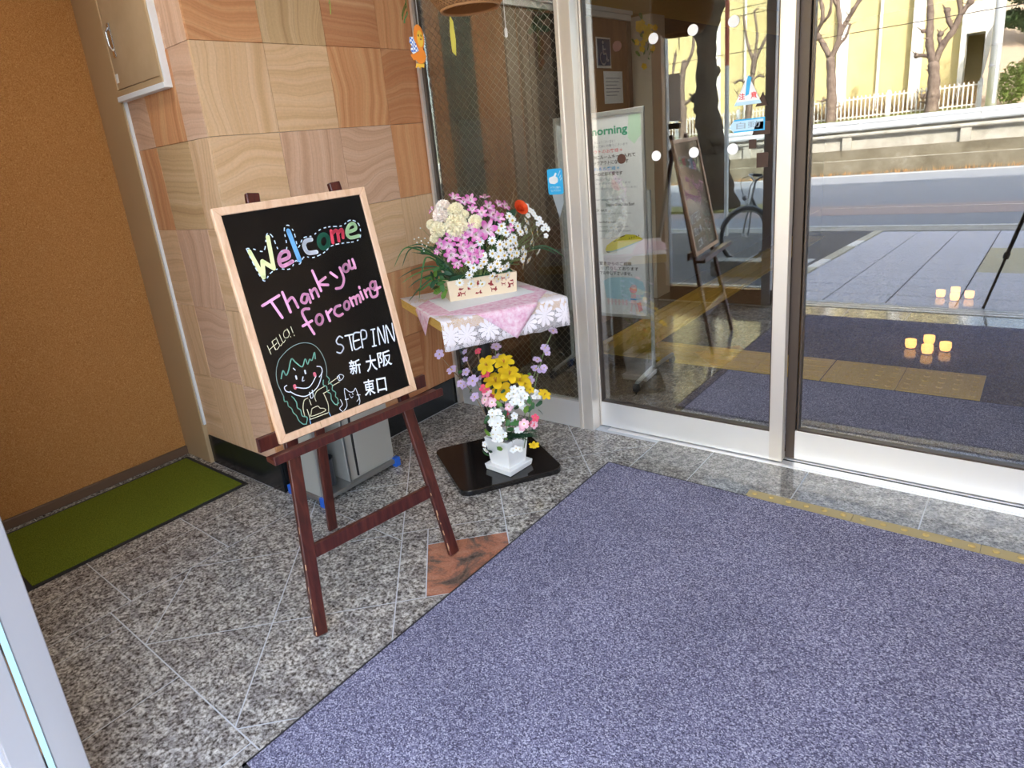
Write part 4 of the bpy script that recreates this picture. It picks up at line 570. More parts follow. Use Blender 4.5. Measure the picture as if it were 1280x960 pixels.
for i, (grp, colr, w, pts) in enumerate(STROKES):
    o = obj(NM[grp], ribbon(pts, w, BL, bu, bv, bN, -.0026+.00005*(i % 7), dash=.011 if grp == 'outline' else None), MARK[colr], wb)
    if grp == 'outline': o['kind'] = 'stuff'
for ch, a, b, c in (('新', (.3225, .141), (.3702, .1354), (.3293, .1939)), ('大', (.3924, .1304), (.4383, .1249), (.399, .1906)), ('阪', (.4461, .1308), (.5064, .1252), (.4526, .1887)), ('東', (.3574, .0492), (.4036, .0432), (.3657, .1076)), ('口', (.4129, .0445), (.4546, .039), (.4204, .0964))):
    a, b, c = Vector((*a, 0)), Vector((*b, 0)), Vector((*c, 0)); ux, vy = (b-a), (c-a)
    obj('inn_name_lettering', text_on(ch, bp(a.x, a.y), bu*ux.x+bv*ux.y, bu*vy.x+bv*vy.y, bN, -.0022, 0, 0, 1.0, 1.0, bold=.012), MARK['white'], wb)

# ------------------------------------------------------------------ umbrella bag dispenser against the pier
UGREY = mat('warm_grey_metal', (0.46,0.45,0.41), .4, .3); UBLUE = mat('blue_plastic', (0.02,0.12,0.55), .4); UST = mat('dull_steel', (0.45,0.45,0.44), .3, .9)
ud = thing('umbrella_bagger', (-2.60, 1.80, 0), 'grey metal umbrella bag dispenser with blue corner feet beside the pier', 'dispenser')
obj('base_tray', box(-2.735, -2.452, 1.552, 2.050, 0.022, 0.045), UST, ud, bevel=.003)
obj('end_panel', box(-2.725, -2.468, 1.560, 1.590, 0.045, 0.66), UGREY, ud, bevel=.003)
obj('end_trim', box(-2.470, -2.458, 1.557, 1.594, 0.045, 0.66), UST, ud, bevel=.002)
obj('recess_back', box(-2.725, -2.62, 1.590, 1.735, 0.045, 0.66), BLKMET, ud)
obj('bag_bin', lathe([(.045, 0), (.05, .14), (.047, .14), (.042, .01)], (-2.565, 1.665, .046), 16, cap=False), mat('dark_bin', (0.04,0.045,0.055), .3), ud)
obj('body', box(-2.725, -2.472, 1.735, 2.035, 0.045, 0.66), UGREY, ud, bevel=.003)
ddoor = obj('door', box(-2.474, -2.462, 1.795, 2.030, 0.065, 0.64), UGREY, ud, bevel=.002)
obj('door_edge', box(-2.476, -2.463, 1.786, 1.793, 0.06, 0.645), BLKMET, ddoor)
obj('corner_strip', box(-2.476, -2.460, 1.737, 1.745, 0.045, .66), UST, ud)
obj('top', box(-2.73, -2.462, 1.557, 2.04, 0.66, 0.675), UGREY, ud, bevel=.003)
for x, y in ((-2.726, 1.563), (-2.462, 1.563), (-2.462, 2.040), (-2.726, 2.04)): obj('foot', box(x-.016, x+.016, y-.018, y+.018, 0.0005, 0.05), UBLUE, ud, bevel=.003)

# ------------------------------------------------------------------ flower table
e1 = Vector((.47, .883, 0)).normalized(); e2 = Vector((-e1.y, e1.x, 0))      # along the front edge, towards the back
FL = Vector((-1.885, 1.925, .87)); TW, TD, TZ = .60, .64, .87
ft = thing('flower_table', (-2.01, 2.33, 0), 'square pedestal table on a glossy black base plate by the wired glass', 'table')
def rrect(c, a, b, ha, hb, r, n=4):
    out = []
    for sx, sy, st in ((1, 1, 0), (-1, 1, 1), (-1, -1, 2), (1, -1, 3)):
        for k in range(n+1):
            t = (st+k/n)*PI/2; out.append((c[0]+a.x*(sx*(ha-r)+r*math.cos(t))+b.x*(sy*(hb-r)+r*math.sin(t)), c[1]+a.y*(sx*(ha-r)+r*math.cos(t))+b.y*(sy*(hb-r)+r*math.sin(t))))
    return out
q1 = Vector((-.846, .533, 0)).normalized(); q2 = Vector((-q1.y, q1.x, 0))
bc = (-2.004, 2.316)
obj('base_plate', prism(rrect(bc, q1, q2, .262, .262, .05), 0.001, 0.03), GLOSSBLK, ft, bevel=.004, seg=2)
obj('pole', tube([(bc[0], bc[1], .03), (bc[0], bc[1], .80)], .032, 20), BLKMET, ft, smooth=False)
obj('bracket', prism(rrect(bc, e1, e2, .13, .13, .02), .79, .822), BLKMET, ft)
def tp(a, b, z=TZ): p = FL+e1*a+e2*b; return (p.x, p.y, z)
def tquad(pts, z0, z1): return prism([tp(*q)[:2] for q in pts], z0, z1)
obj('top', tquad([(0, 0), (TW, 0), (TW, TD), (0, TD)], .822, .8695), YWOOD, ft, bevel=.002)
# lace cloth: open work drawn from the flower net itself
LACE_M = bpy.data.materials.new('white_lace'); LACE_M.use_nodes = True; lb = bsdf(LACE_M); lb.inputs['Base Color'].default_value = (0.86,0.80,0.82,1); lb.inputs['Roughness'].default_value = .85
def lace_nodes(m, ux, uy):
    t = nd(m, 'ShaderNodeUVMap'); v = t.outputs[0]
    vo = nd(m, 'ShaderNodeTexVoronoi', voronoi_dimensions='2D'); vo.inputs['Scale'].default_value = 10.5; vo.inputs['Randomness'].default_value = .45; lk(m, v, vo.inputs['Vector'])
    sc = nd(m, 'ShaderNodeVectorMath', operation='SUBTRACT'); lk(m, v, sc.inputs[0]); lk(m, vo.outputs['Position'], sc.inputs[1])
    sp = nd(m, 'ShaderNodeSeparateXYZ'); lk(m, sc.outputs[0], sp.inputs[0])
    ang = math_(m, 'ARCTAN2', sp.outputs[1], sp.outputs[0]); ln = nd(m, 'ShaderNodeVectorMath', operation='LENGTH'); lk(m, sc.outputs[0], ln.inputs[0]); r = ln.outputs['Value']
    pet = math_(m, 'ABSOLUTE', math_(m, 'COSINE', math_(m, 'MULTIPLY', ang, 5.0)))
    rim = math_(m, 'MULTIPLY_ADD', pet, 0.022, 0.030)
    inside = math_(m, 'LESS_THAN', r, rim)
    vein = math_(m, 'LESS_THAN', pet, 0.20)
    fl_ = math_(m, 'MULTIPLY', inside, math_(m, 'SUBTRACT', 1.0, vein))
    n2 = nd(m, 'ShaderNodeTexVoronoi', voronoi_dimensions='2D', feature='DISTANCE_TO_EDGE'); n2.inputs['Scale'].default_value = 170; lk(m, v, n2.inputs['Vector'])
    net = math_(m, 'LESS_THAN', n2.outputs['Distance'], 0.115)
    ctr = math_(m, 'LESS_THAN', r, .007)
    a = math_(m, 'MAXIMUM', math_(m, 'MAXIMUM', fl_, net), ctr); lk(m, a, lb.inputs['Alpha'])
lace_nodes(LACE_M, 1, 1)
def cloth(name, grid, mat_, parent=None, thick=.0012, uvs=None):
    nr, ncl = len(grid), len(grid[0]); V = [tuple(p) for row in grid for p in row]; F = [(i*ncl+j, i*ncl+j+1, (i+1)*ncl+j+1, (i+1)*ncl+j) for i in range(nr-1) for j in range(ncl-1)]
    o = obj(name, (V, F), mat_, parent, smooth=True)
    if uvs:
        ul = o.data.uv_layers.new(name='UVMap')
        for p in o.data.polygons:
            for li in p.loop_indices: ul.data[li].uv = uvs[o.data.loops[li].vertex_index]
    s = o.modifiers.new('thickness', 'SOLIDIFY'); s.thickness = thick; s.offset = 1
    return o
# top sheet plus drop over the front edge
nx_ = 40; g, uvl = [], []
prof = [(TD*.98, TZ+.0012), (.42, TZ+.0012), (.2, TZ+.0012), (.05, TZ+.0012), (.004, TZ+.001), (-.004, TZ-.006), (-.006, TZ-.03), (-.008, TZ-.06), (-.012, TZ-.09), (-.014, TZ-.126)]
arc = 0; pv = None
for pi_, (b, z) in enumerate(prof):
    row = []
    if pv: arc += math.hypot(b-pv[0], z-pv[1])
    pv = (b, z)
    for k in range(nx_+1):
        a = -.006+(TW+.012)*k/nx_; dz = max(0, (TZ-z))/.126
        wv = (.004*math.sin(a*31)+.003*math.sin(a*57+1))*dz
        q = FL+e1*a+e2*(b-wv*.6 if dz > 0 else b); row.append((q.x, q.y, z-(abs(wv)*.8 if dz > .9 else 0))); uvl.append((a, arc))
    g.append(row)
lc = cloth('lace_cloth', g, LACE_M, uvs=uvl); tag(lc, 'white floral lace cloth hanging over the front edge of the flower table', 'tablecloth')
PINKC = mat('pink_crinkled_paper', (0.80,0.50,0.60), .8); _v = coords(PINKC); _n = noise(PINKC, _v, 45, 4, .65); setc(PINKC, ramp(PINKC, _n, [(0.35,(0.72,0.36,0.50)), (0.5,(0.80,0.53,0.63)), (0.68,(0.86,0.70,0.76))])); bump(PINKC, _n, .3, .003)
# pink square laid cornerwise: two tips fold down over the left and the front edge
pc_ = (.285, .23); hd = .34
PZ = TZ+.0030
pk = thing('pink_cloth', tp(*pc_), 'crinkled pale pink paper cloth laid cornerwise with hanging tips', 'cloth')
def fold(a, b):                                             # table coordinates to world, draping past front (b<0) and left (a<0) edges
    if b < 0: p = FL+e1*a+e2*(-.0155-.03*max(0, -b)*.5); return (p.x, p.y, PZ+b*.97)
    if a < 0: p = FL+e1*(-.010)+e2*b; return (p.x, p.y, PZ+a*.97)
    if a > TW: p = FL+e1*(TW+.009)+e2*b; return (p.x, p.y, PZ-(a-TW)*.97)
    p = FL+e1*a+e2*b; return (p.x, p.y, PZ)
G = []; n_ = 34
TA, TB, TC, TDD = (-.117, .238), (.334, -.143), (.69, .29), (.245, .62)  # the four corners in table coordinates
for i in range(n_+1):
    s = i/n_; row = []
    for j in range(n_+1):
        t = j/n_
        a = (1-s)*((1-t)*TA[0]+t*TB[0])+s*((1-t)*TDD[0]+t*TC[0]); b = (1-s)*((1-t)*TA[1]+t*TB[1])+s*((1-t)*TDD[1]+t*TC[1])
        row.append(fold(a, b))
    G.append(row)
cloth('sheet', G, PINKC, pk, .0008)
PAPER = mat('white_paper', (0.84,0.85,0.86), .7)
wp = obj('paper_sheet', tquad([(.087, .141), (.54, .19), (.54, .48), (.087, .443)], TZ+.0048, TZ+.0060), PAPER); tag(wp, 'white paper sheet under the flower box on the pink cloth', 'paper')
# ------------------------------------------------------------------ flower meshes
def pm(name, col, rough=.6, sub=0.12, col2=None, sc=1.0):
    m = mat(name, col, rough, spec=.25); b = bsdf(m)
    if col2:
        v = coords(m); g = nd(m, 'ShaderNodeTexGradient', gradient_type='SPHERICAL')
        mp = nd(m, 'ShaderNodeMapping'); mp.inputs['Scale'].default_value = (sc,)*3; lk(m, v, mp.inputs[0]); lk(m, mp.outputs[0], g.inputs[0]); setc(m, ramp(m, g.outputs['Fac'], [(0.15, col), (0.75, col2)]))
    b.inputs['Subsurface Weight'].default_value = sub; b.inputs['Subsurface Radius'].default_value = (.01, .005, .004); b.inputs['Subsurface Scale'].default_value = .3
    return m
P_CREAM = pm('cream_petal', (0.97,0.88,0.64)); P_BLUSH = pm('blush_petal', (0.97,0.85,0.75)); P_PINK = pm('orchid_pink_petal', (0.62,0.14,0.42), col2=(0.86,0.60,0.74), sc=1.1); P_PALE = pm('pale_pink_petal', (0.76,0.34,0.58), col2=(0.90,0.80,0.80), sc=1.2)
P_WHITE = pm('white_petal', (0.86,0.87,0.84)); P_ORNG = pm('orange_red_petal', (0.80,0.09,0.02)); P_YEL = pm('golden_petal', (0.86,0.58,0.02)); P_LIL = pm('lilac_petal', (0.66,0.50,0.74)); P_BPNK = pm('blossom_pink_petal', (0.86,0.48,0.58), col2=(0.92,0.78,0.8), sc=1.2); P_RED = pm('coral_red_petal', (0.80,0.10,0.18))
C_YEL = mat('yellow_disc', (0.70,0.47,0.06), .8); C_GRN = mat('green_disc', (0.25,0.34,0.05), .7); LEAF = pm('leaf_green', (0.055,0.16,0.045), .45, .05); LEAF2 = pm('fresh_leaf_green', (0.13,0.25,0.04), .45, .05); LEAFD = pm('dark_leaf_green', (0.03,0.085,0.04), .45, .05); STEM = mat('stem_green', (0.16,0.22,0.07), .6); TWIGM = mat('twig_brown', (0.26,0.17,0.09), .7)
def petal(L, W, up, curl, n=4, tip=.35, base=.25, ruf=0, seed=0):
    # strip along +x, rising by 'up', tip curling by 'curl'
    r = random.Random(seed); V, F = [], []
    for i in range(n+1):
        t = i/n; w = W*(base+(1-base)*math.sin(PI*min(1, t*.62+.12)))*(1 if t < .99 else tip+.3)
        x = L*t; z = up*t*L-curl*L*t*t
        for s in (-1, 0, 1): V.append((x*(1-.04*abs(s)), s*w/2, z+abs(s)*W*.10+ruf*r.uniform(-1, 1)*t))
    for i in range(n):
        for k in (0, 1): F.append((i*3+k, i*3+k+1, (i+1)*3+k+1, (i+1)*3+k))
    return V, F
def rotz(VF, a, dz=0, tilt=0):
    V, F = VF; ca, sa = math.cos(a), math.sin(a); ct, st = math.cos(tilt), math.sin(tilt); out = []
    for x, y, z in V:
        x, z = x*ct-z*st, x*st+z*ct
        out.append((x*ca-y*sa, x*sa+y*ca, z+dz))
    return out, F
def fmesh(name, groups, mats, smooth=True):
    V, F, fm = [], [], []
    for k, vf in groups:
        n = len(V); V += vf[0]; F += [tuple(i+n for i in q) for q in vf[1]]; fm += [k]*len(vf[1])
    me = bpy.data.meshes.new(name); me.from_pydata(V, [], F)
    for m in mats: me.materials.append(m)
    me.polygons.foreach_set('material_index', fm); me.polygons.foreach_set('use_smooth', [smooth]*len(F)); return me
def daisy(k, m=None):
    g = [(0, rotz(petal(1, .34, .12+.2*random.random(), .2, 3), 2*PI*i/12+random.uniform(-.1, .1))) for i in range(12)]
    g.append((1, lathe([(.30, .02), (.26, .12), (.12, .18), (.01, .19)], (0, 0, 0), 10, cap=False))); return fmesh('daisy', g, [m or P_WHITE, C_YEL])
def alstro(k):
    g = []
    for i in range(6): g.append((i % 2, rotz(petal(1.05, .62 if i % 2 == 0 else .46, .75+.15*random.random(), .28+.2*random.random(), 4), 2*PI*i/6+random.uniform(-.1, .1), -.25)))
    for i in range(5): a = 2*PI*i/5; g.append((2, tube([(0, 0, -.1), (.15*math.cos(a), .15*math.sin(a), .35), (.28*math.cos(a), .28*math.sin(a), .6)], .025, 4)))
    return fmesh('alstroemeria', g, [P_PINK, P_PALE, C_GRN])
def carn(k, m):
    r = random.Random(k*7+1); g = []; n = 64
    for i in range(n):
        ct = 1-1.25*(i+.5)/n; st_ = math.sqrt(max(0, 1-ct*ct)); ph = i*2.39996
        d = Vector((st_*math.cos(ph), st_*math.sin(ph), ct*.8)); t = Vector((r.gauss(0, 1), r.gauss(0, 1), r.gauss(0, 1))); t = (t-d*t.dot(d)/d.length_squared).normalized(); w = .34*r.uniform(.8, 1.2); bnd = d.cross(t).normalized()*r.uniform(-.12, .12)
        V = [tuple(d*.35-t*w*.25), tuple(d*.35+t*w*.25)]; top = []
        for j in range(6):
            u = -1+2*j/5; q = d*(.98+(.10 if j % 2 else -.03)-.10*u*u)*r.uniform(.94, 1.06)+t*w*u+bnd*(1 if j % 2 else -1); top.append(tuple(q))
        V += [tuple(d*.72-t*w*.8+bnd), tuple(d*.74+bnd*-1), tuple(d*.72+t*w*.8+bnd)]+top
        g.append((0, (V, [(0, 3, 2), (0, 1, 3), (1, 4, 3), (2, 6, 5), (2, 3, 7, 6), (3, 8, 7), (3, 4, 9, 8), (4, 10, 9)])))
    g.append((0, ball((0, 0, -.05), .62, 10))); g.append((1, lathe([(.12, -1.1), (.2, -.7), (.3, -.45)], (0, 0, 0), 8))); return fmesh('carnation', g, [m, LEAF], smooth=False)
def ranun():
    g = []
    for ring, (nn, til, L, W) in enumerate(((8, .25, 1.0, .85), (8, .55, .85, .75), (7, .85, .7, .65), (6, 1.1, .55, .5), (5, 1.3, .4, .4))):
        for i in range(nn): g.append((0, rotz(petal(L, W, .15, -.18, 4, tip=.6), 2*PI*(i+.5*ring)/nn, -.2+.03*ring, til)))
    g.append((1, ball((0, 0, .05), .16, 8))); return fmesh('ranunculus', g, [P_ORNG, mat('orange_heart', (0.35,0.12,0.02), .6)])
def five(m, name):
    g = [(0, rotz(petal(1, .82, .25+.15*random.random(), .22, 3, tip=.7), 2*PI*i/5+random.uniform(-.08, .08))) for i in range(5)]
    g.append((1, ball((0, 0, .1), .16, 6))); return fmesh(name, g, [m, C_YEL])
def lily(m):
    g = [(0, rotz(petal(1.05, .74 if i % 2 else .62, .62, .42+.2*random.random(), 4, tip=.4), 2*PI*i/6)) for i in range(6)]
    for i in range(4): a = 2*PI*i/4; g.append((1, tube([(0, 0, 0), (.12*math.cos(a), .12*math.sin(a), .45)], .03, 4)))
    return fmesh('lily', g, [m, mat('rust_stamen', (0.55,0.2,0.03), .7) if 'rust_stamen' not in MATS else MATS['rust_stamen']])
def leafm(m): return fmesh('leaf', [(0, petal(2.0, .95, .2, .25, 5, tip=-.2))], [m])
def at_n(P, n, s, spin=None, lift=0):
    n = Vector(n).normalized(); q = n.to_track_quat('Z', 'Y').to_matrix().to_4x4()
    sp = random.uniform(0, 6.28) if spin is None else spin
    return Matrix.Translation(Vector(P)+n*lift) @ q @ Matrix.Rotation(sp, 4, 'Z') @ Matrix.Scale(s, 4)

# ------------------------------------------------------------------ arrangement in the patterned box on the table
BZ = TZ+.0064
fa = thing('flower_arrangement', tp(.32, .36, BZ), 'mixed pink cream and white flower arrangement in a box printed with red cats', 'flowers')
CREAMB = mat('cream_card', (0.80,0.66,0.47), .6)
b0, b1 = Vector(tp(.157, .32, BZ)), Vector(tp(.484, .271, BZ)); bu2 = (b1-b0).normalized(); bd2 = Vector((-bu2.y, bu2.x, 0)); blen = (b1-b0).length; bdp, bh = .125, .098
def bpt(x, y, z): return b0+bu2*x+bd2*y+Vector((0, 0, z))
fl_out = .006
def planter():
    V = []
    for z, o, i_ in ((0, 0, 0), (bh, fl_out, fl_out), (bh, -.006, -.006), (.01, -.006, -.006)):
        for x, y in ((-o, -o), (blen+o, -o), (blen+o, bdp+o), (-o, bdp+o)): V.append(tuple(bpt(x, y, z)))
    F = [(3, 2, 1, 0)]
    for L in range(3):
        for k in range(4): F.append((L*4+k, L*4+(k+1) % 4, (L+1)*4+(k+1) % 4, (L+1)*4+k))
    F.append((12, 13, 14, 15)); return V, F
bxo = obj('planter_box', planter(), CREAMB, fa)
REDP = mat('dark_red_print', (0.30,0.03,0.035), .7)
cats = [  # little cat silhouettes: sitting and standing, in unit boxes
    [(0, 0), (.75, 0), (.8, .5), (.62, .75), (.66, 1), (.5, .88), (.36, 1), (.3, .72), (.42, .5), (.2, .3)],
    [(0, 0), (.1, 0), (.14, .4), (.7, .4), (.74, 0), (.86, 0), (.86, .5), (1, .7), (.98, 1), (.88, .86), (.76, .92), (.72, .62), (.12, .62), (-.1, .95), (-.14, .9), (.0, .5)],
    [(0, .3), (.3, .1), (.8, .2), (1.1, .5), (.8, .45), (.5, .5), (.2, .6)]]
rc = random.Random(4); pr = []
for k, (x, z) in enumerate([(.035, .02), (.075, .018), (.125, .016), (.160, .018), (.205, .017), (.235, .02), (.285, .025), (.315, .028), (.19, .052), (.22, .048), (.26, .062), (.30, .068), (.155, .060), (.275, .038), (.045, .045), (.105, .045), (.24, .078), (.318, .052)]):
    sh = cats[k % 3]; s = rc.uniform(.018, .028); fx = rc.choice((1, -1)); O = bpt(x, 0, z)
    sl = (Vector((0, 0, 1))*bh - bd2*fl_out).normalized(); nrm = bu2.cross(sl).normalized()
    if nrm.dot(bd2) > 0: nrm = -nrm
    off = O-bd2*(fl_out*z/bh)
    pr.append(slab([(fx*a*s, b*s) for a, b in (sh if fx > 0 else sh[::-1])], off, bu2, sl, nrm, .0002, .0007))
for q_ in pr: obj('cat_print', q_, REDP, bxo)
obj('foam', join(([tuple(bpt(x, y, .085)) for x, y in ((-.002, -.002), (blen+.002, -.002), (blen+.002, bdp+.002), (-.002, bdp+.002))]+[tuple(bpt(x, y, .115)) for x, y in ((.02, .02), (blen-.02, .02), (blen-.02, bdp-.02), (.02, bdp-.02))], list(BF))), LEAFD, fa)
heart = Vector(bpt(blen/2, bdp/2, .09))
stems = []
def stem_to(P, s=.0022):
    P = Vector(P); b = heart+Vector((P.x-heart.x, P.y-heart.y, 0))*.35; stems.append(tube(smooth_path([b, b.lerp(P, .5)+Vector((0, 0, .02)), P], 3), s, 5))
ms = [daisy(0), daisy(1), daisy(2)]
for i, q in enumerate(DAIS): n = Vector(q[3:6])+Vector((random.uniform(-.35, .35), random.uniform(-.35, .35), random.uniform(-.2, .4))); inst('daisy', ms[i % 3], at_n(q[:3], n, q[6]*1.12, lift=.012*random.random()), fa); stem_to(Vector(q[:3])-n*.01)
ms = [alstro(i) for i in range(4)]
for i, q in enumerate(ALST): n = Vector(q[3:6])+Vector((random.uniform(-.4, .4), random.uniform(-.4, .4), random.uniform(-.2, .3))); inst('alstroemeria', ms[i % 4], at_n(q[:3], n, q[6]*1.08, lift=.006), fa); stem_to(Vector(q[:3])-n*.02)
mc = [carn(0, P_CREAM), carn(1, P_BLUSH), carn(2, P_CREAM)]
for i, q in enumerate(CARN): inst('carnation', mc[1 if i < 2 else i % 2*2], at_n(q[:3], q[3:6], q[6]*1.12, lift=.004), fa); stem_to(Vector(q[:3])-Vector(q[3:6])*.03)
q = RANU[0]; inst('ranunculus', ranun(), at_n(q[:3], Vector(q[3:6])+Vector((.4, -.5, .2)), q[6]*1.0, lift=.02), fa); stem_to(q[:3])
fv = [five(P_WHITE, 'lace_floret'), five(P_WHITE, 'lace_floret')]
for i, q in enumerate(LACE): inst('lace_floret', fv[i % 2], at_n(q[:3], Vector(q[3:6])*.4+Vector((.6, -.7, .3)), q[6]*1.35, lift=.012), fa); stem_to(q[:3], .001)
bb = fmesh('gypsophila', [(0, ball((0, 0, 0), 1, 6))], [P_WHITE])
for q in BABY: inst('gypsophila', bb, at_n(q[:3], q[3:6], q[6]*.75, lift=.01), fa); stem_to(q[:3], .0008)
def blade(path, w, m, name, parent):
    pts = smooth_path(path, 5); V, F = [], []
    for i, p in enumerate(pts):
        t = i/(len(pts)-1); d = (pts[min(i+1, len(pts)-1)]-pts[max(i-1, 0)]).normalized(); s = d.cross(Vector((.35, -.45, .82))).normalized(); ww = w*math.sin(PI*min(1, .12+.88*t))**.7 if t < .999 else w*.05
        V += [tuple(p-s*ww), tuple(p+d.cross(s)*ww*.35), tuple(p+s*ww)]
    for i in range(len(pts)-1):
        for k in (0, 1): F.append((i*3+k, i*3+k+1, i*3+4+k, i*3+3+k))
    return obj(name, (V, F), m, parent, smooth=True) if name else (V, F)
for k, l in enumerate(FROND): blade(l, .0055 if k != 9 else .009, LEAFD if k % 3 else LEAF, 'palm_leaf', fa)
obj('twig', tube(TWIG, [.002, .0017, .0014, .001], 5), TWIGM, fa)
obj('stem', join(*stems), STEM, fa)['kind'] = 'stuff'
lm = [leafm(LEAF), leafm(LEAFD), leafm(LEAF2)]
rl = random.Random(8)
for k in range(150):                                            # filler leaves inside the dome and the leafy bush at the left end
    if k < 26: P = Vector(bpt(-.035+rl.uniform(-.035, .05), rl.uniform(.0, .09), .055+rl.uniform(.0, .10))); s = rl.uniform(.018, .030)
    else:
        a = rl.uniform(0, 6.28); rr = rl.uniform(.3, .86); P = Vector((-2.07, 2.40, 1.0+rl.uniform(-.02, .22)))+Vector((.593, .805, 0))*.25*rr*math.cos(a)+Vector((-.805, .593, 0))*.15*rr*math.sin(a); s = rl.uniform(.018, .034)
    inst('leaf', lm[k % 3 if k < 26 else k % 2], at_n(P, Vector((rl.uniform(-.2, 1), rl.uniform(-1, .3), rl.uniform(-.2, 1))), s), fa)

# ------------------------------------------------------------------ white pot of artificial flowers on the base plate
pt = thing('flower_pot', (-1.868, 2.295, .031), 'square white pot of artificial spring flowers on the black base plate', 'potted flowers')
PWT = mat('white_glazed_plastic', (0.85,0.85,0.84), .3)
f1 = Vector((.70, .714, 0)); f1 = Vector((-1.793+1.806, 2.354-2.181, 0)).normalized(); f2 = Vector((-f1.y, f1.x, 0)); pcn = Vector((-1.806, 2.181, .031))+f1*.086+f2*.086
def sqfr(h0, h1, z0, z1, inner=None):
    V = []
    for h, z in ((h0, z0), (h1, z1)):
        for sx, sy in ((-1, -1), (1, -1), (1, 1), (-1, 1)): p = pcn+f1*sx*h+f2*sy*h; V.append((p.x, p.y, z))
    return V, list(BF)
obj('saucer', sqfr(.080, .086, .031, .062), PWT, pt, bevel=.003)
def potv():
    V = []
    for h, z in ((.060, .058), (.076, .205), (.069, .205), (.062, .185)):
        for sx, sy in ((-1, -1), (1, -1), (1, 1), (-1, 1)): p = pcn+f1*sx*h+f2*sy*h; V.append((p.x, p.y, z))
    F = [(3, 2, 1, 0)]+[(L*4+k, L*4+(k+1) % 4, L*4+4+(k+1) % 4, L*4+4+k) for L in range(3) for k in range(4)]+[(12, 13, 14, 15)]
    return V, F
obj('pot', potv(), PWT, pt)
for k, l in enumerate(PSTEM): obj('stem', tube(smooth_path(l, 4), .0022, 5), TWIGM if k < 3 else STEM, pt)
def put(lst, name, meshes, k=1.0, jit=.25):
    for i, q in enumerate(lst):
        n = Vector(q[3:6])+Vector((random.uniform(-jit, jit), random.uniform(-jit, jit), random.uniform(-jit, jit))); inst(name, meshes[i % len(meshes)], at_n(q[:3], n, q[6]*k), pt)
put(PYEL, 'lily', [lily(P_YEL), lily(P_YEL)], 1.3, .35)
put(PWHI, 'white_blossom', [five(P_WHITE, 'white_blossom'), five(P_WHITE, 'white_blossom')], 1.25, .4)
put(PPNK, 'pink_blossom', [five(P_BPNK, 'pink_blossom')], 1.2)
put(PRED, 'coral_blossom', [five(P_RED, 'coral_blossom')], 1.2)
put(PLIL, 'lilac_blossom', [five(P_LIL, 'lilac_blossom'), five(P_LIL, 'lilac_blossom')], 1.35)
put(PLEAF, 'leaf', [leafm(LEAF), leafm(LEAF2), leafm(LEAFD)], .85, .7)
core = []
for q in PGRASS:
    for k in range(7):
        P = Vector(q[:3]); d = Vector((rl.uniform(-.6, .8), rl.uniform(-.8, .5), rl.uniform(.1, .9))).normalized()
        core.append(blade([pcn+Vector((rl.uniform(-.04, .04), rl.uniform(-.04, .04), .17)), P.lerp(pcn+Vector((0, 0, .2)), .3), P+d*.025], .0022, LEAFD, None, pt))
obj('grass_tuft', join(*core), LEAFD, pt)['kind'] = 'stuff'
for k in range(46):
    P = pcn+Vector((rl.uniform(-.08, .07), rl.uniform(-.08, .08), rl.uniform(.19, .45))); inst('leaf', lm[k % 3], at_n(P, Vector((rl.uniform(-.3, 1), rl.uniform(-1, .3), rl.uniform(-.2, .8))), rl.uniform(.014, .028)), pt)

# ------------------------------------------------------------------ hanging wicker lamp, garland ornaments
WICK = mat('wicker', (0.36,0.17,0.06), .6); WICK2 = mat('wicker_inner', (0.22,0.10,0.035), .7)
lx, ly, lz = -1.665, 2.05, 2.04
lamp = thing('wicker_lamp', (lx, ly, lz), 'woven brown wicker pendant lamp hanging before the wired glass', 'lamp')
prof = [(.105, 0), (.135, .035), (.158, .08), (.168, .13), (.160, .19), (.130, .245), (.085, .285), (.03, .305)]
obj('lining', lathe([(r-.004, z) for r, z in prof], (lx, ly, lz), 32, cap=False), WICK2, lamp, smooth=True)
def prad(t):
    x = t*(len(prof)-1); i = min(int(x), len(prof)-2); f_ = x-i; return prof[i][0]*(1-f_)+prof[i+1][0]*f_, prof[i][1]*(1-f_)+prof[i+1][1]*f_
wst = []
for s in (1, -1):
    for k in range(44):
        pts = []
        for j in range(13): t = j/12; r, z = prad(t); a = 2*PI*k/44+s*t*2.6; pts.append((lx+(r+.001*s)*math.cos(a), ly+(r+.001*s)*math.sin(a), lz+z))
        wst.append(tube(pts, .0016, 4))
for j in range(16):
    r, z = prad(j/16); wst.append(tube([(lx+r*math.cos(2*PI*k/36), ly+r*math.sin(2*PI*k/36), lz+z) for k in range(36)], .0018, 4, closed=True))
obj('shade', join(*wst), WICK, lamp)
obj('rim', tube([(lx+.105*math.cos(2*PI*k/40), ly+.105*math.sin(2*PI*k/40), lz) for k in range(40)], .005, 6, closed=True), WICK, lamp, smooth=True)
obj('bulb', ball((lx, ly, lz+.13), .035, 12), mat('warm_bulb', (0.9,0.8,0.6), .3, emit=(1, .72, .4), es=3), lamp, smooth=True)
obj('cord', tube([(lx, ly, lz+.16), (lx, ly, CEILZ)], .003, 6), BLKMET, lamp)
pcd = thing('pull_cord', (-1.66, 2.30, 1.96), 'thin white pull cord hanging near the wicker lamp', 'cord')
obj('string', tube([(-1.72, 2.33, 2.0), (-1.72, 2.33, CEILZ)], .0014, 5), WHITE, pcd); obj('toggle', lathe([(.002, 0), (.006, .005), (.006, .03), (.002, .038)], (-1.72, 2.33, 1.965), 8), WHITE, pcd)
FO = mat('orange_felt', (0.80,0.24,0.02), .8); FY = mat('yellow_felt', (0.82,0.50,0.05), .8); FBK = mat('black_thread', (0.02,0.015,0.012), .7)
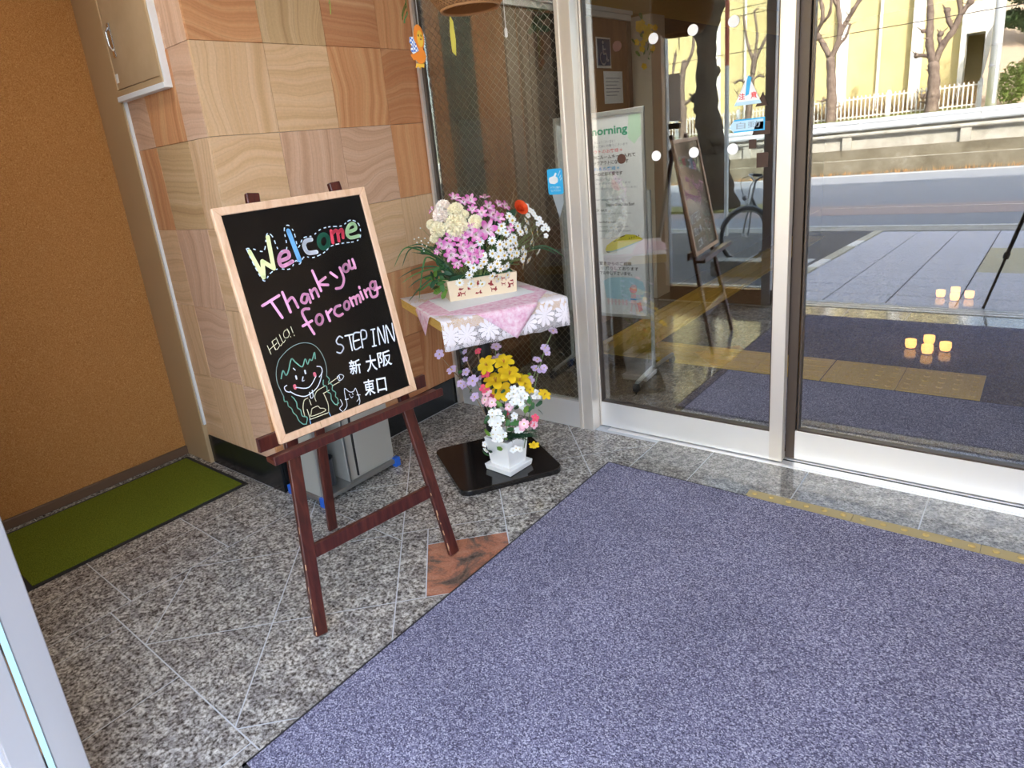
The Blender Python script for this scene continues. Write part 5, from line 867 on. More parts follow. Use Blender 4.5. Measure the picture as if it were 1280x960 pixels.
GING = mat('blue_gingham', (0.3,0.45,0.8), .8); _v = coords(GING); _k = nd(GING, 'ShaderNodeTexChecker'); _k.inputs['Scale'].default_value = 110; _k.inputs[1].default_value = (0.08,0.2,0.62,1); _k.inputs[2].default_value = (0.85,0.88,0.92,1); lk(GING, _v, _k.inputs[0]); setc(GING, _k.outputs[0])
oc = Vector((-2.285, 2.40, 2.03)); oU = Vector((.80, .55, -.10)).normalized(); oV = Vector((.02, -.06, 1)).normalized(); oN = oU.cross(oV).normalized()
bird = thing('felt_bird', oc, 'orange felt bird ornament with blue gingham wing hanging by stone wall', 'ornament')
def elp(cx, cy, rx, ry, n=18, rot=0): return [(cx+rx*math.cos(2*PI*k/n)*math.cos(rot)-ry*math.sin(2*PI*k/n)*math.sin(rot), cy+rx*math.cos(2*PI*k/n)*math.sin(rot)+ry*math.sin(2*PI*k/n)*math.cos(rot)) for k in range(n)]
def fel(name, poly, m, h0, h1): return obj(name, slab([(x*.72, y) for x, y in poly], oc, oU, oV, oN, h0, h1), m, bird, bevel=.001)
fel('head', elp(.02, .042, .032, .055), FO, -.007, .007); fel('face', elp(.028, .036, .020, .036), FY, .007, .010)
fel('body', elp(.012, -.035, .036, .036, rot=-.3), FO, -.008, .008); fel('tail', [(-.05, -.03), (-.02, -.02), (-.01, -.05), (-.035, -.055)], FO, -.004, .004)
fel('wing', [(.01, -.015), (-.03, -.028), (-.045, -.01), (-.032, .008), (-.045, .022), (-.038, .045), (-.018, .045), (-.005, .02)], GING, .008, .0115)
fel('eye', elp(.020, .050, .004, .006, 8), FBK, .010, .0115); fel('eye', elp(.037, .048, .003, .006, 8), FBK, .010, .0115); fel('beak', elp(.033, .034, .007, .005, 8), MATS['orange_heart'], .010, .013)
fel('feet', [(-.02, -.068), (.03, -.07), (.026, -.088), (.008, -.084), (.0, -.095), (-.008, -.082), (-.03, -.088)], FY, -.004, .004)
obj('cord', tube([oc+oV*.096+oU*.02, oc+oU*.03+Vector((0, 0, CEILZ-oc.z))], .0012, 5), WHITE, bird)
gl = thing('leaf_garland', (-2.30, 2.38, 2.14), 'green artificial leaf garland hanging from the ceiling', 'garland')
gp = [(-2.315, 2.385, CEILZ), (-2.315, 2.385, 2.45), (-2.310, 2.383, 2.26), (-2.300, 2.38, 2.19)]
obj('stem', tube(gp, .002, 5), STEM, gl)
FROG = mat('garland_green', (0.12,0.42,0.14), .5); lgm = [fmesh('leaf', [(0, petal(2.0, .95, .2, .25, 5, tip=-.2))], [x]) for x in (FROG, LEAF2)]
for k, (dx, dz, ax_) in enumerate(((-.03, .02, -2.6), (.03, .01, -.3), (-.02, .06, -2.2), (.035, .055, .2), (0, .045, -1.2), (.02, .085, .5), (-.03, .10, 2.8), (.01, .12, 1.2))):
    M4 = Matrix.Translation(Vector((-2.30, 2.38, 2.16+dz))) @ Matrix.Rotation(-.75, 4, 'Z') @ Matrix.Rotation(PI/2*.7, 4, 'X') @ Matrix.Rotation(ax_, 4, 'Z') @ Matrix.Scale(.036, 4); inst('leaf', lgm[1 if 1 < k else 0], M4, gl)
gl2 = thing('leaf_tendril', (-2.50, 2.10, 2.19), 'short yellow green tendril hanging before the sandstone tiles', 'garland')
obj('stem', tube([(-2.50, 2.10, CEILZ), (-2.50, 2.10, 2.3), (-2.497, 2.10, 2.235), (-2.503, 2.10, 2.195)], .0025, 5), mat('lime_stem', (0.42,0.5,0.10), .6), gl2)
for k in range(4): inst('leaf', lgm[1], Matrix.Translation((-2.50, 2.10, 2.24+.03*k)) @ Matrix.Rotation(-.75, 4, 'Z') @ Matrix.Rotation(1.2, 4, 'X') @ Matrix.Rotation(k*2.4, 4, 'Z') @ Matrix.Scale(.014, 4), gl2)
ch2 = thing('yellow_streamer', (-2.02, 2.55, 1.98), 'narrow yellow paper streamer hanging before the wired glass', 'streamer')
obj('paper', slab([(-.012, -.03), (.006, -.05), (.012, .02), (.008, .10), (-.006, .13), (-.014, .05)], (-2.19, 2.55, 2.03), (.8, .5, 0), (0, 0, 1), (.5, -.8, 0), -.001, .001), mat('yellow_paper', (0.75,0.66,0.10), .7), ch2)
obj('cord', tube([(-2.19, 2.55, 2.15), (-2.19, 2.55, CEILZ)], .001, 4), WHITE, ch2)
# ================================================================== on the glass: stickers
def sticker(name, label, polys, O, U, V_, N, parent=None, group=None, thick=.0006):
    t = thing(name, O, label, 'sticker', group)
    for i, (nm, poly, m) in enumerate(polys): obj(nm, slab(poly, O, U, V_, N, thick*i, thick*(i+1)), m, t)
    return t
UX, UZ, NY = Vector((1, 0, 0)), Vector((0, 0, 1)), Vector((0, -1, 0))
DOTW = mat('white_dot_film', (0.94,0.94,0.92), .5); DOTB = mat('brown_dot_film', (0.08,0.03,0.018), .5)
gy = 2.9785
for row, z in (('upper', 1.93), ('lower', 1.43)):
    for i, x in enumerate((-1.577, -1.40, -1.222, -1.052)):
        o = obj('dot_sticker', slab(elp(0, 0, .023, .023, 24), (x, gy, z), UX, UZ, NY, 0, .0005), DOTB if i == 0 else DOTW)
        if i == 0: tag(o, 'round brown dot sticker on the sliding door glass, %s one' % row, 'sticker')
        else: tag(o, 'round white dot sticker in the %s row on the sliding door glass' % row, 'sticker', 'white dot stickers, %s row' % row)
SKY = mat('sticker_blue', (0.03,0.42,0.78), .4); SKY2 = mat('sticker_pale_blue', (0.50,0.74,0.90), .4); SWH = mat('sticker_white', (0.82,0.85,0.87), .4); SRED = mat('sticker_red', (0.75,0.05,0.06), .5); SGREY = mat('sticker_grey', (0.30,0.40,0.50), .5)
st = thing('caution_sticker', (-0.99, gy, 1.60), 'white triangular caution sticker with red characters on the door glass', 'sticker')
so = Vector((-0.992, gy, 1.602))
obj('triangle', slab([(-.055, 0), (.055, 0), (0, .118)], so, UX, UZ, NY, 0, .0005), SWH, st)
obj('blue_bar', slab([(-.055, 0), (.055, 0), (.049, .014), (-.049, .014)], so, UX, UZ, NY, .0005, .0008), SKY2, st)
obj('blue_mark', slab([(-.010, .035), (.004, .04), (.014, .105), (.0, .112), (-.006, .09)], so, UX, UZ, NY, .0005, .0008), SKY, st)
for ch, x in (('注', -.036), ('意', .012)): obj('lettering', text_on(ch, so, UX, UZ, NY, .001, x, .022, .024, .026, .02), SRED, st)
ar = thing('arrow_sticker', (-0.99, gy, 1.49), 'pale blue arrow shaped automatic door sticker on the door glass', 'sticker'); ao = Vector((-0.992, gy, 1.495))
obj('arrow', slab([(-.075, .022), (-.055, 0), (.07, 0), (.07, .052), (-.055, .052)], ao, UX, UZ, NY, 0, .0005), SKY2, ar)
obj('border', join(*[slab(q, ao, UX, UZ, NY, .0005, .0008) for q in ([(-.055, 0), (.07, 0), (.07, .006), (-.055, .006)], [(-.055, .046), (.07, .046), (.07, .052), (-.055, .052)], [(.064, .006), (.07, .006), (.07, .046), (.064, .046)])]), SKY, ar)
obj('lettering', text_on('自動', ao, UX, UZ, NY, .001, -.045, .014, .095, .026, .0), SGREY, ar)
BK = mat('reflected_back_brown', (0.05,0.022,0.012), .6)  # dark shapes paint the reflected sticker backs of the outer door
for nm, poly, lab in (('reflected_sticker_back', [(-.961, 1.590), (-.912, 1.590), (-.932, 1.645)], 'brown back of a small triangular sticker on the door stile side'), ('reflected_sticker_back', [(-.972, 1.478), (-.90, 1.478), (-.90, 1.530), (-.958, 1.530)], 'brown back of a rectangular sticker on the door glass'), ('reflected_sticker_back', [(-.985, 1.425), (-.955, 1.425), (-.955, 1.462), (-.985, 1.462)], 'small brown square sticker back beside the bicycle on the glass'), ('reflected_sticker_back', [(-.953, 1.345), (-.905, 1.345), (-.905, 1.405), (-.953, 1.405)], 'brown square sticker back lowest on the door glass')):
    tag(obj(nm, slab(poly, (0, gy, 0), UX, UZ, NY, 0, .0005), BK), lab, 'sticker')
hs = thing('touch_sticker', (-1.912, 2.9015, 1.29), 'bright blue sticker with a pointing white hand on wired glass', 'sticker'); ho = Vector((-1.912, 2.9015, 1.35))
obj('ground', slab([(x*1.0, z) for x, z in rrect((0, 0), Vector((1, 0, 0)), Vector((0, 1, 0)), .046, .064, .012)], ho, UX, UZ, NY, 0, .0006), SKY, hs)
obj('hand', slab([(-.036, .0), (-.03, -.008), (-.005, -.012), (.014, -.004), (.018, .012), (.012, .022), (.004, .026), (.012, .04), (.004, .045), (-.008, .028), (-.034, .022), (-.038, .014)], ho, UX, UZ, NY, .0006, .001), SWH, hs)
obj('spark', join(*[slab([(x, z), (x+.004, z-.002), (x+.012, z+.012), (x+.008, z+.014)], ho, UX, UZ, NY, .0006, .001) for x, z in ((.018, .03), (.026, .018), (.024, .040), (.03, .006))]), SKY2, hs)
for t_, z in (('ドアに触れ', -.034), ('ないで下さい', -.050)): obj('lettering', text_on(t_, ho, UX, UZ, NY, .001, -.030, z, .060, .011), SWH, hs)

# ================================================================== lobby things
yp = 3.80; PO = Vector((-2.470, yp, 0.41)); PW, PH = .595, 1.245
ns = thing('notice_stand', (-2.17, 3.80, 0), 'white rolling notice stand with a long good morning poster behind the glass', 'notice stand')
SILV = mat('silver_frame', (0.66,0.67,0.66), .35, .6); PCOL = {k: mat('print_'+k, c, .6) for k, c in dict(green=(0.03,0.36,0.20), dark=(0.045,0.04,0.05), red=(0.80,0.16,0.18), blue=(0.10,0.45,0.85), grey=(0.25,0.27,0.33), yellow=(0.72,0.64,0.03), paleblue=(0.50,0.76,0.88), pink=(0.86,0.36,0.38), palepink=(0.90,0.66,0.68), teal=(0.30,0.55,0.62), palegreen=(0.62,0.85,0.66), black=(0.03,0.03,0.035)).items()}
obj('sheet', slab([(0, 0), (PW, 0), (PW, PH), (0, PH)], PO, UX, UZ, NY, -.003, 0), PAPER, ns)
for q in ([(-.02, -.022), (PW+.02, -.022), (PW+.02, 0), (-.02, 0)], [(-.02, PH), (PW+.02, PH), (PW+.02, PH+.03), (-.02, PH+.03)], [(-.02, 0), (0, 0), (0, PH), (-.02, PH)], [(PW, 0), (PW+.018, 0), (PW+.018, PH), (PW, PH)]): obj('frame_rail', slab(q, PO, UX, UZ, NY, -.01, .006), SILV, ns, bevel=.002)
obj('back_panel', slab([(-.01, -.01), (PW+.01, -.01), (PW+.01, PH+.01), (-.01, PH+.01)], PO, UX, UZ, NY, -.012, -.004), WHITE, ns)
for x in (-2.46, -1.845):
    obj('leg', tube([(x, yp+.012, 0.06), (x, yp+.012, 1.2)], .013, 10), SILV, ns)
    ft_ = obj('foot', tube([(x, yp+.30, .06), (x, yp-.02, .062), (x+.03, yp-.29, .055)], .013, 8), SILV, ns)
    for yy, xx in ((yp-.30, x+.03), (yp+.29, x)): obj('caster', lathe([(.012, -.012), (.026, -.012), (.026, .012), (.012, .012)], (0, 0, 0), 14) if False else tube([(xx-.012, yy, .027), (xx+.012, yy, .027)], .0265, 14), RUBBER, ns)
def V_of(y): return (394-y)*.0049
def line(t_, y, u0, u1, hgt, colr, bold=0.0): obj('printed_text', text_on(t_, PO, UX, UZ, NY, .0006, u0, V_of(y)-hgt/2, u1-u0, hgt, bold), PCOL[colr], ns)
line('Good morning', 158, .03, .504, .064, 'green', .03)
line('おはようございます！', 170, .275, .414, .017, 'grey'); line('本日は当館をご利用頂きまして誠に有難うございます', 175, .06, .504, .017, 'grey')
line('チェックアウトのお客様＊', 181.5, .12, .467, .024, 'red', .01); line('カードボックスの中にルームキーを入れて', 188.5, .04, .55, .025, 'dark', .02); line('頂けましたらチェックアウトになります', 195.5, .06, .504, .025, 'dark', .02)
line('連泊されるお客様＊', 203, .17, .443, .023, 'blue', .012); line('ルームキーの返却不要です', 209.5, .16, .46, .025, 'dark', .02)
line('お出かけの際はお声掛け下さいませ', 216.5, .10, .443, .014, 'grey'); line('ご不明な点はフロントまでお申し下さいませ', 221.5, .06, .514, .014, 'grey'); line('お気をつけていらして下さいませ♪いってらっしゃいませ♪', 227.5, .05, .557, .015, 'grey')
line('Thank you for your staying with', 242, .05, .454, .021, 'grey', .012); line('StepInn ShinOsaka East!', 249, .335, .533, .024, 'dark', .015); line('Check out', 255, .20, .343, .020, 'dark', .012); line('Please put your room key into a box.', 260, .16, .51, .014, 'grey')
line('Stay with us', 271, .20, .40, .019, 'dark', .012); line('Take key when you go out.', 277, .16, .49, .014, 'grey'); line("Rooms don't need to be cleaned", 282, .12, .50, .014, 'grey'); line('Have your key!', 292, .20, .42, .014, 'grey')
def shp(nm, pts, colr, h0, h1): obj(nm, slab([((px_-738)*.0053+.26, V_of(py_)) for px_, py_ in pts], PO, UX, UZ, NY, h0, h1), PCOL[colr], ns)
shp('printed_picture', [(749, 310), (752, 311.5), (766, 308), (799, 294), (798, 292.5), (770, 303)], 'black', .0002, .0004)
shp('printed_picture', [(748.5, 307), (751, 301.5), (758, 296.5), (768, 290.5), (778, 287), (788, 287.5), (799, 292.5), (796, 295), (772, 304), (757, 309), (750, 309.5)], 'yellow', .0004, .0006)
shp('printed_picture', [(749, 309), (757, 309), (772, 304), (796, 295), (795, 296), (772, 306), (757, 310.5)], 'teal', .0006, .0008)
shp('printed_picture', [(760, 296.5), (764, 294.5), (764.5, 295.6), (761, 297)], 'black', .0006, .0008); shp('printed_picture', [(769, 290.6), (775, 288.2), (776, 289), (770, 291.2)], 'black', .0006, .0008)
for k in range(5): shp('printed_picture', [(781+3*k, 293.5-.9*k), (782+3*k, 293.2-.9*k), (782.3+3*k, 291-.9*k), (781.3+3*k, 291.2-.9*k)], 'black', .0006, .0008)
line('周辺の荷物置きからのご相談', 325.6, .12, .50, .025, 'dark', .02); line('（連泊・現払い）承りしております', 332, .10, .545, .025, 'dark', .02); line('何なりとまでお申し下さいませ。', 338.6, .14, .50, .025, 'dark', .02)
shp('printed_picture', [(744, 350), (752, 345), (768, 343.5), (785, 344), (797, 349), (800, 360), (796, 372), (780, 376), (760, 374), (747, 373)], 'paleblue', .0002, .0004)
for k in range(6): shp('printed_picture', [(748+5*k, 374), (751+5*k, 374), (750.5+5*k, 382), (748.5+5*k, 382)], 'palepink', .0004, .0005)
shp('printed_picture', [(747, 377), (776, 377), (776, 378.2), (747, 378.2)], 'palepink', .0005, .0006)
shp('printed_picture', elp(784, 360, 5, 5, 14), 'pink', .0005, .0007); shp('printed_picture', elp(785, 356, 4, 3, 12), 'palepink', .0007, .0008); shp('printed_picture', [(781, 366), (787, 366), (788, 380), (780, 380)], 'palepink', .0005, .0007)
shp('printed_picture', [(780, 372), (788, 372), (788, 374), (780, 374)], 'blue', .0007, .0008); shp('printed_picture', [(788, 378), (793, 376), (796, 387), (791, 390)], 'pink', .0005, .0007); shp('printed_picture', [(781, 380), (783, 380), (781, 390), (779, 390)], 'palepink', .0005, .0007); shp('printed_picture', [(785, 380), (787, 380), (789, 389), (787, 390)], 'palepink', .0005, .0007)
shp('printed_picture', [(786, 142), (800, 141), (801, 165), (792, 176), (784, 168)], 'palegreen', .0002, .0003)

# accessibility sign and notices on the brown lobby wall (facing +X)
WU, WV, WN = Vector((0, 1, 0)), Vector((0, 0, 1)), Vector((1, 0, 0))
ac = thing('accessibility_sign', (-2.798, 5.055, 2.06), 'square dark blue wheelchair access sign on the brown lobby wall', 'sign'); acO = Vector((-2.799, 4.945, 2.055))
NAVY = mat('sign_navy', (0.02,0.06,0.16), .4)
obj('plate', slab([(0, 0), (.225, 0), (.225, .225), (0, .225)], acO, WU, WV, WN, 0, .004), WHITE, ac); obj('field', slab([(.012, .018), (.213, .018), (.213, .213), (.012, .213)], acO, WU, WV, WN, .004, .005), NAVY, ac)
hw = [ribbon([(.10+.048*math.cos(t), .075+.048*math.sin(t)) for t in [2.3+.45*k for k in range(10)]], .012, acO, WU, WV, WN, .0056), ribbon([(.10, .165), (.103, .105), (.145, .105), (.165, .055), (.18, .06)], .014, acO, WU, WV, WN, .0056), ribbon([(.102, .138), (.138, .138)], .011, acO, WU, WV, WN, .0056), ribbon([(.100, .188), (.1005, .1885)], .026, acO, WU, WV, WN, .0056)]
obj('wheelchair_symbol', join(*hw), SWH, ac)
nbd = obj('notice_board', slab([(0, 0), (.46, 0), (.46, .50), (0, .50)], (-2.799, 4.90, 1.54), WU, WV, WN, 0, .012), mat('cork_brown', (0.30,0.16,0.07), .8)); tag(nbd, 'brown cork notice board below the wheelchair sign in lobby', 'notice board')
npp = thing('notice_paper', (-2.785, 5.17, 1.79), 'white printed notice pinned to the lobby cork board', 'paper')
npO = Vector((-2.786, 5.02, 1.785)); obj('sheet', slab([(0, 0), (.31, 0), (.31, .245), (0, .245)], npO, WU, WV, WN, 0, .001), PAPER, npp)
for k in range(6): obj('printed_line', slab([(.03, .19-.026*k), (.27-.03*(k % 3), .19-.026*k), (.27-.03*(k % 3), .196-.026*k), (.03, .196-.026*k)], npO, WU, WV, WN, .001, .0014), PCOL['grey'], npp)
# tactile guide strips in the lobby
def tactile(name, label, x0, x1, y0, y1, kind, n):
    t = thing(name, ((x0+x1)/2, (y0+y1)/2, 0), label, 'tactile paving')
    L = (x1-x0)/n if kind != 'y' else (y1-y0)/n
    for i in range(n):
        a = (x0+L*i, x0+L*(i+1)-.004, y0, y1) if kind != 'y' else (x0, x1, y0+L*i, y0+L*(i+1)-.004)
        tl = obj('tile', box(*a, 0.0002, .006), YT, t, loc=(a[0], a[2], 0))
        if kind == 'dots':
            obj('studs', join(*[lathe([(.016, 0), (.014, .005), (.008, .006)], (a[0]+(a[1]-a[0])*(p+.5)/5, y0+(y1-y0)*(q+.5)/5, .006), 8) for p in range(5) for q in range(5)]), YT, tl)
        elif kind == 'x':
            obj('bars', join(*[box(a[0]+.015, a[1]-.012, y0+(y1-y0)*(q+.5)/4-.014, y0+(y1-y0)*(q+.5)/4+.014, .006, .011) for q in range(4)]), YT, tl)
        else:
            obj('bars', join(*[box(x0+(x1-x0)*(q+.5)/4-.014, x0+(x1-x0)*(q+.5)/4+.014, a[2]+.015, a[3]-.012, .006, .011) for q in range(4)]), YT, tl)
tactile('tactile_paving', 'yellow tactile paving with raised dots in front of the inner door', -0.92, -0.16, 4.10, 4.50, 'dots', 2)
tactile('tactile_paving', 'yellow ribbed tactile guide strip leading sideways behind the glass', -2.12, -0.924, 4.10, 4.50, 'x', 3)
tactile('tactile_paving', 'long yellow ribbed tactile guide strip running deep into the lobby', -2.53, -2.13, 4.10, 9.30, 'y', 13)
lmat = thing('lobby_mat', (-0.5, 3.6, 0), 'dark blue grey lobby mat just inside the sliding doors', 'mat')
obj('pile', box(-1.45, 1.6, 3.12, 4.07, 0.0, .008), CARPET, lmat); obj('binding', join(box(-1.462, -1.45, 3.11, 4.08, 0, .006), box(-1.462, 1.6, 4.07, 4.08, 0, .006)), RUBBER, lmat)
# made-up glowing cups stand in for lamp glow reflected in the lobby floor
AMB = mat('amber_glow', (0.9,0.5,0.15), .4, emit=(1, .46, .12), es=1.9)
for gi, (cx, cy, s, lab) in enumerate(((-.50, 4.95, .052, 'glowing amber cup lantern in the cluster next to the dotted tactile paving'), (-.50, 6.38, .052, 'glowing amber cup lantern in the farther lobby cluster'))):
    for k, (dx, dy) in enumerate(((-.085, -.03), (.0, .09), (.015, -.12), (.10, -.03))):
        t = thing('glow_stand_in', (cx+dx, cy+dy, 0), lab, 'lantern', 'lantern cluster %s' % ('beside the tactile dots' if gi == 0 else 'deep in the lobby'))
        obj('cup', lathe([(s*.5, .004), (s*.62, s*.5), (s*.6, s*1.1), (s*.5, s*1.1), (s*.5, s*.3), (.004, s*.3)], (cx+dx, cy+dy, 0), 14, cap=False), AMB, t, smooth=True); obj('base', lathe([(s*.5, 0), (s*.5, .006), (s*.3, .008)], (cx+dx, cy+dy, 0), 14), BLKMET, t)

# ================================================================== outside (seen as the reflection in the door glass)
def R(Y): return 6.08-Y
def Lf_(Y): return 5.964-Y
def zg(y): return 0.0 if y > .1 else max(-.29, -.29*(.1-y)/5.5)
CONC = mat('concrete', (0.40,0.375,0.32), .85); _v = coords(CONC); _n = noise(CONC, _v, 3, 6, .65); setc(CONC, ramp(CONC, _n, [(0.35,(0.33,0.31,0.255)), (0.65,(0.47,0.44,0.385))]))
MOSSC = mat('mossy_concrete', (0.2,0.175,0.12), .9); _v = coords(MOSSC); _n = noise(MOSSC, _v, 2.5, 6, .7); setc(MOSSC, ramp(MOSSC, _n, [(0.35,(0.105,0.088,0.055)), (0.6,(0.20,0.175,0.125)), (0.75,(0.31,0.285,0.23))]))
ASPH = mat('asphalt', (0.26,0.275,0.30), .9); _v = coords(ASPH); _n = noise(ASPH, _v, 90, 3, .7); setc(ASPH, ramp(ASPH, _n, [(0.35,(0.20,0.212,0.235)), (0.65,(0.31,0.325,0.35))]))
ASPD = mat('dark_asphalt', (0.12,0.115,0.115), .9); REDA = mat('reddish_asphalt', (0.36,0.29,0.27), .9); LINE = mat('road_paint', (0.66,0.66,0.62), .7)
PAV = mat('grey_paving', (0.37,0.365,0.40), .7); _v = coords(PAV, rnd=9); _n = noise(PAV, _v, 70, 3, .7); _n2 = noise(PAV, _v, 5, 3, .6); setc(PAV, mixc(PAV, .5, ramp(PAV, _n, [(0.35,(0.50,0.49,0.52)), (0.65,(0.66,0.65,0.68))]), ramp(PAV, _n2, [(0.35,(0.50,0.49,0.52)), (0.7,(0.64,0.63,0.66))])))
PAVY = mat('buff_paving', (0.52,0.46,0.30), .8); KERB = mat('buff_kerb', (0.58,0.53,0.40), .8); STEELG = mat('galvanised_rail', (0.72,0.74,0.76), .45, .3)
def sloped(x0, x1, y0, y1, t, up=0):            # slab following the pavement fall
    return [(x0, y0, zg(y0)-t), (x1, y0, zg(y0)-t), (x1, y1, zg(y1)-t), (x0, y1, zg(y1)-t), (x0, y0, zg(y0)+up), (x1, y0, zg(y0)+up), (x1, y1, zg(y1)+up), (x0, y1, zg(y1)+up)], list(BF)
pv = struct(obj('ground_pavement', sloped(-16, 16, -5.40, 0.10, .2, -.006), mat('pavement_joint', (0.10,0.10,0.10), .9), loc=(0, 0, -.4)))
ypos = [0.098-.457*k for k in range(13)]
for k in range(12):
    for j in range(8):
        x0 = -1.835+.457*j; y1, y0 = ypos[k], ypos[k+1]
        buff = x0 > -.5 and x0 < .8 and 4 <= k < 8
        obj('paving_slab', sloped(x0+.006, x0+.451, y0+.006, y1-.006, .03), PAVY if buff else PAV, pv, loc=(x0, y0, zg(y0)))
for k in range(9): obj('kerb_stone', sloped(-1.945, -1.842, .095-.61*(k+1)+.004, .095-.61*k, .03, .012), KERB if k % 3 else WHITE, pv, loc=(-1.94, .1-.61*k, 0))
obj('asphalt_bay', sloped(-16, -1.95, -5.39, .05, .03, .0), ASPD, pv)
obj('bay_marking', join(sloped(-2.45, -2.02, -2.02, -1.95, 0, .004), sloped(-2.09, -2.02, -2.4, -1.95, 0, .004)), LINE, pv)
struct(obj('ground_road', box(-40, 40, -15.32, -5.40, -.5, -.29), ASPH))
struct(obj('ground_gutter', join(box(-40, 40, -5.86, -5.42, -.32, -.283)), CONC))
struct(obj('ground_road_band', box(-40, 40, -8.52, -7.2, -.30, -.287), REDA)); struct(obj('ground_edge_line', join(box(-40, 40, -15.0, -14.86, -.30, -.286), box(-40, 40, -5.98, -5.9, -.3, -.285)), LINE))
fw_ = struct(obj('wall_street_retaining', box(-40, 40, -15.75, -15.34, -.4, .09), MOSSC))
obj('wall_cap', box(-40, 40, -15.75, -15.42, .09, .37), MOSSC, fw_); obj('wall_ledge', box(-40, 40, -15.75, -15.37, .075, .10), CONC, fw_); obj('parapet', box(-40, 40, -15.85, -15.58, .37, .90), CONC, fw_)
gr_ = thing('guard_rail', (-4, -15.4, .37), 'white corrugated steel guard rail along the far side of road', 'guard rail')
wp_ = [(0, .88), (-.035, .92), (-.035, .97), (0, 1.0), (0, 1.04), (-.035, 1.07), (-.035, 1.12), (0, 1.16)]
def wbeam(x0, x1):
    V, F = [], []
    for x in (x0, x1):
        for y, z in wp_: V.append((x, -15.44-y, z))
        for y, z in wp_[::-1]: V.append((x, -15.452-y, z))
    n = len(wp_)*2
    F = [(k, (k+1) % n, n+(k+1) % n, n+k) for k in range(n)]+[tuple(range(n-1, -1, -1)), tuple(range(n, 2*n))]; return V, F
for k in range(14): obj('beam', wbeam(-17.5+2.66*k, -17.5+2.66*(k+1)-.005), STEELG, gr_)
for k in range(28): x = -17.45+1.33*k; obj('post', box(x-.03, x+.03, -15.50, -15.41, .88, 1.15), STEELG, gr_, loc=(x, -15.5, .88))
hr = thing('pipe_rail', (-4, -15.5, .37), 'grey pipe handrail on concrete posts below the guard rail', 'railing')
obj('pipe', tube([(-18, -15.50, .76), (16, -15.50, .76)], .055, 12), CONC, hr, smooth=True)
for k in range(12): x = -17.83+2.67*k; obj('post', box(x-.11, x+.11, -15.58, -15.48, .37, .74), CONC, hr, loc=(x, -15.5, .37))
GRASS = mat('dry_grass_bank', (0.28,0.27,0.10), .95); _v = coords(GRASS); _n = noise(GRASS, _v, 6, 5, .7); setc(GRASS, ramp(GRASS, _n, [(0.35,(0.14,0.17,0.04)), (0.55,(0.32,0.29,0.11)), (0.7,(0.42,0.33,0.17))]))
bank = struct(obj('ground_bank', ([(-40, -15.8, .80), (40, -15.8, .80), (40, -17.0, 1.12), (-40, -17.0, 1.12), (40, -40, 1.3), (-40, -40, 1.3), (-40, -15.8, -.4), (40, -15.8, -.4), (40, -40, -.4), (-40, -40, -.4)], [(0, 1, 2, 3), (3, 2, 4, 5), (0, 6, 7, 1), (6, 9, 8, 7), (5, 4, 8, 9), (1, 7, 8, 4, 2), (0, 3, 5, 9, 6)]), GRASS))
fc = thing('picket_fence', (-6, -17.3, 1.1), 'white metal picket fence between the bare trees and yellow building', 'fence')
WHM = mat('white_fence_paint', (0.78,0.76,0.70), .5)
pkm = mesh_of('picket', *box(-.016, .016, -.012, .012, 0, .66), WHM)
for k in range(124): inst('picket', pkm, Matrix.Translation((-1.80-.105*k, -17.3, 1.14)), fc)
for z in (1.22, 1.72): obj('rail', box(-14.8, -1.74, -17.285, -17.265, z-.018, z+.018), WHM, fc)
for k in range(7): obj('post', box(-1.78-2.1*k, -1.70-2.1*k, -17.34, -17.26, 1.1, 1.86), STEELG, fc)
BARK = mat('plane_bark', (0.30,0.22,0.17), .9); _v = coords(BARK); _n = noise(BARK, _v, 9, 5, .7); setc(BARK, ramp(BARK, _n, [(0.35,(0.10,0.07,0.055)), (0.6,(0.21,0.155,0.12)), (0.75,(0.33,0.26,0.21))]))
BARKM = mat('mossy_bark', (0.10,0.085,0.06), .95); _v = coords(BARKM); _n = noise(BARKM, _v, 8, 6, .7); setc(BARKM, ramp(BARKM, _n, [(0.35,(0.03,0.024,0.018)), (0.6,(0.075,0.058,0.038)), (0.72,(0.10,0.095,0.035))])); bump(BARKM, _n, 1.0, .06)
def limb(name, pts, r, m, parent, knob=True, n=8):
    pts = smooth_path(pts, 4); k = len(pts); rad = [r[0]+(r[1]-r[0])*i/(k-1) for i in range(k)]; rad = [x*(1+.10*math.sin(i*2.1+len(name))) for i, x in enumerate(rad)]
    parts = [tube(pts, rad, n)]
    rb = random.Random(int(abs(pts[0].x*1000+pts[-1].z*100)))
    for i in range(1, k-1, 2):
        if rb.random() < .75:
            d = Vector((rb.uniform(-1, 1), rb.uniform(-.6, .6), rb.uniform(-.2, 1))).normalized(); q = pts[i]+d*rad[i]*.8
            parts.append(ball(q, rad[i]*rb.uniform(.35, .6), 6))
            if rb.random() < .45: parts.append(tube([q, q+d*rb.uniform(.08, .22)], [rad[i]*.3, .008], 5))
    if knob:
        parts.append(ball(pts[-1], r[1]*1.45, 8))
        for i in range(3): d = Vector((rb.uniform(-1, 1), rb.uniform(-1, 1), rb.uniform(.1, 1))).normalized(); parts.append(tube([pts[-1], pts[-1]+d*rb.uniform(.12, .26)], [r[1]*.4, .01], 5))
    return obj(name, join(*parts), m, parent, smooth=True)
ty = -16.92
t1 = thing('bare_tree', (-5.27, ty, 1.1), 'bare pollarded tree with many upright limbs before the yellow wall', 'tree')
P3 = lambda x, z, dy=0: (x, ty+dy, z)
limb('trunk', [P3(-5.24, 1.05), P3(-5.24, 1.7), P3(-5.28, 2.4), P3(-5.33, 2.97)], (.15, .11), BARK, t1, False)
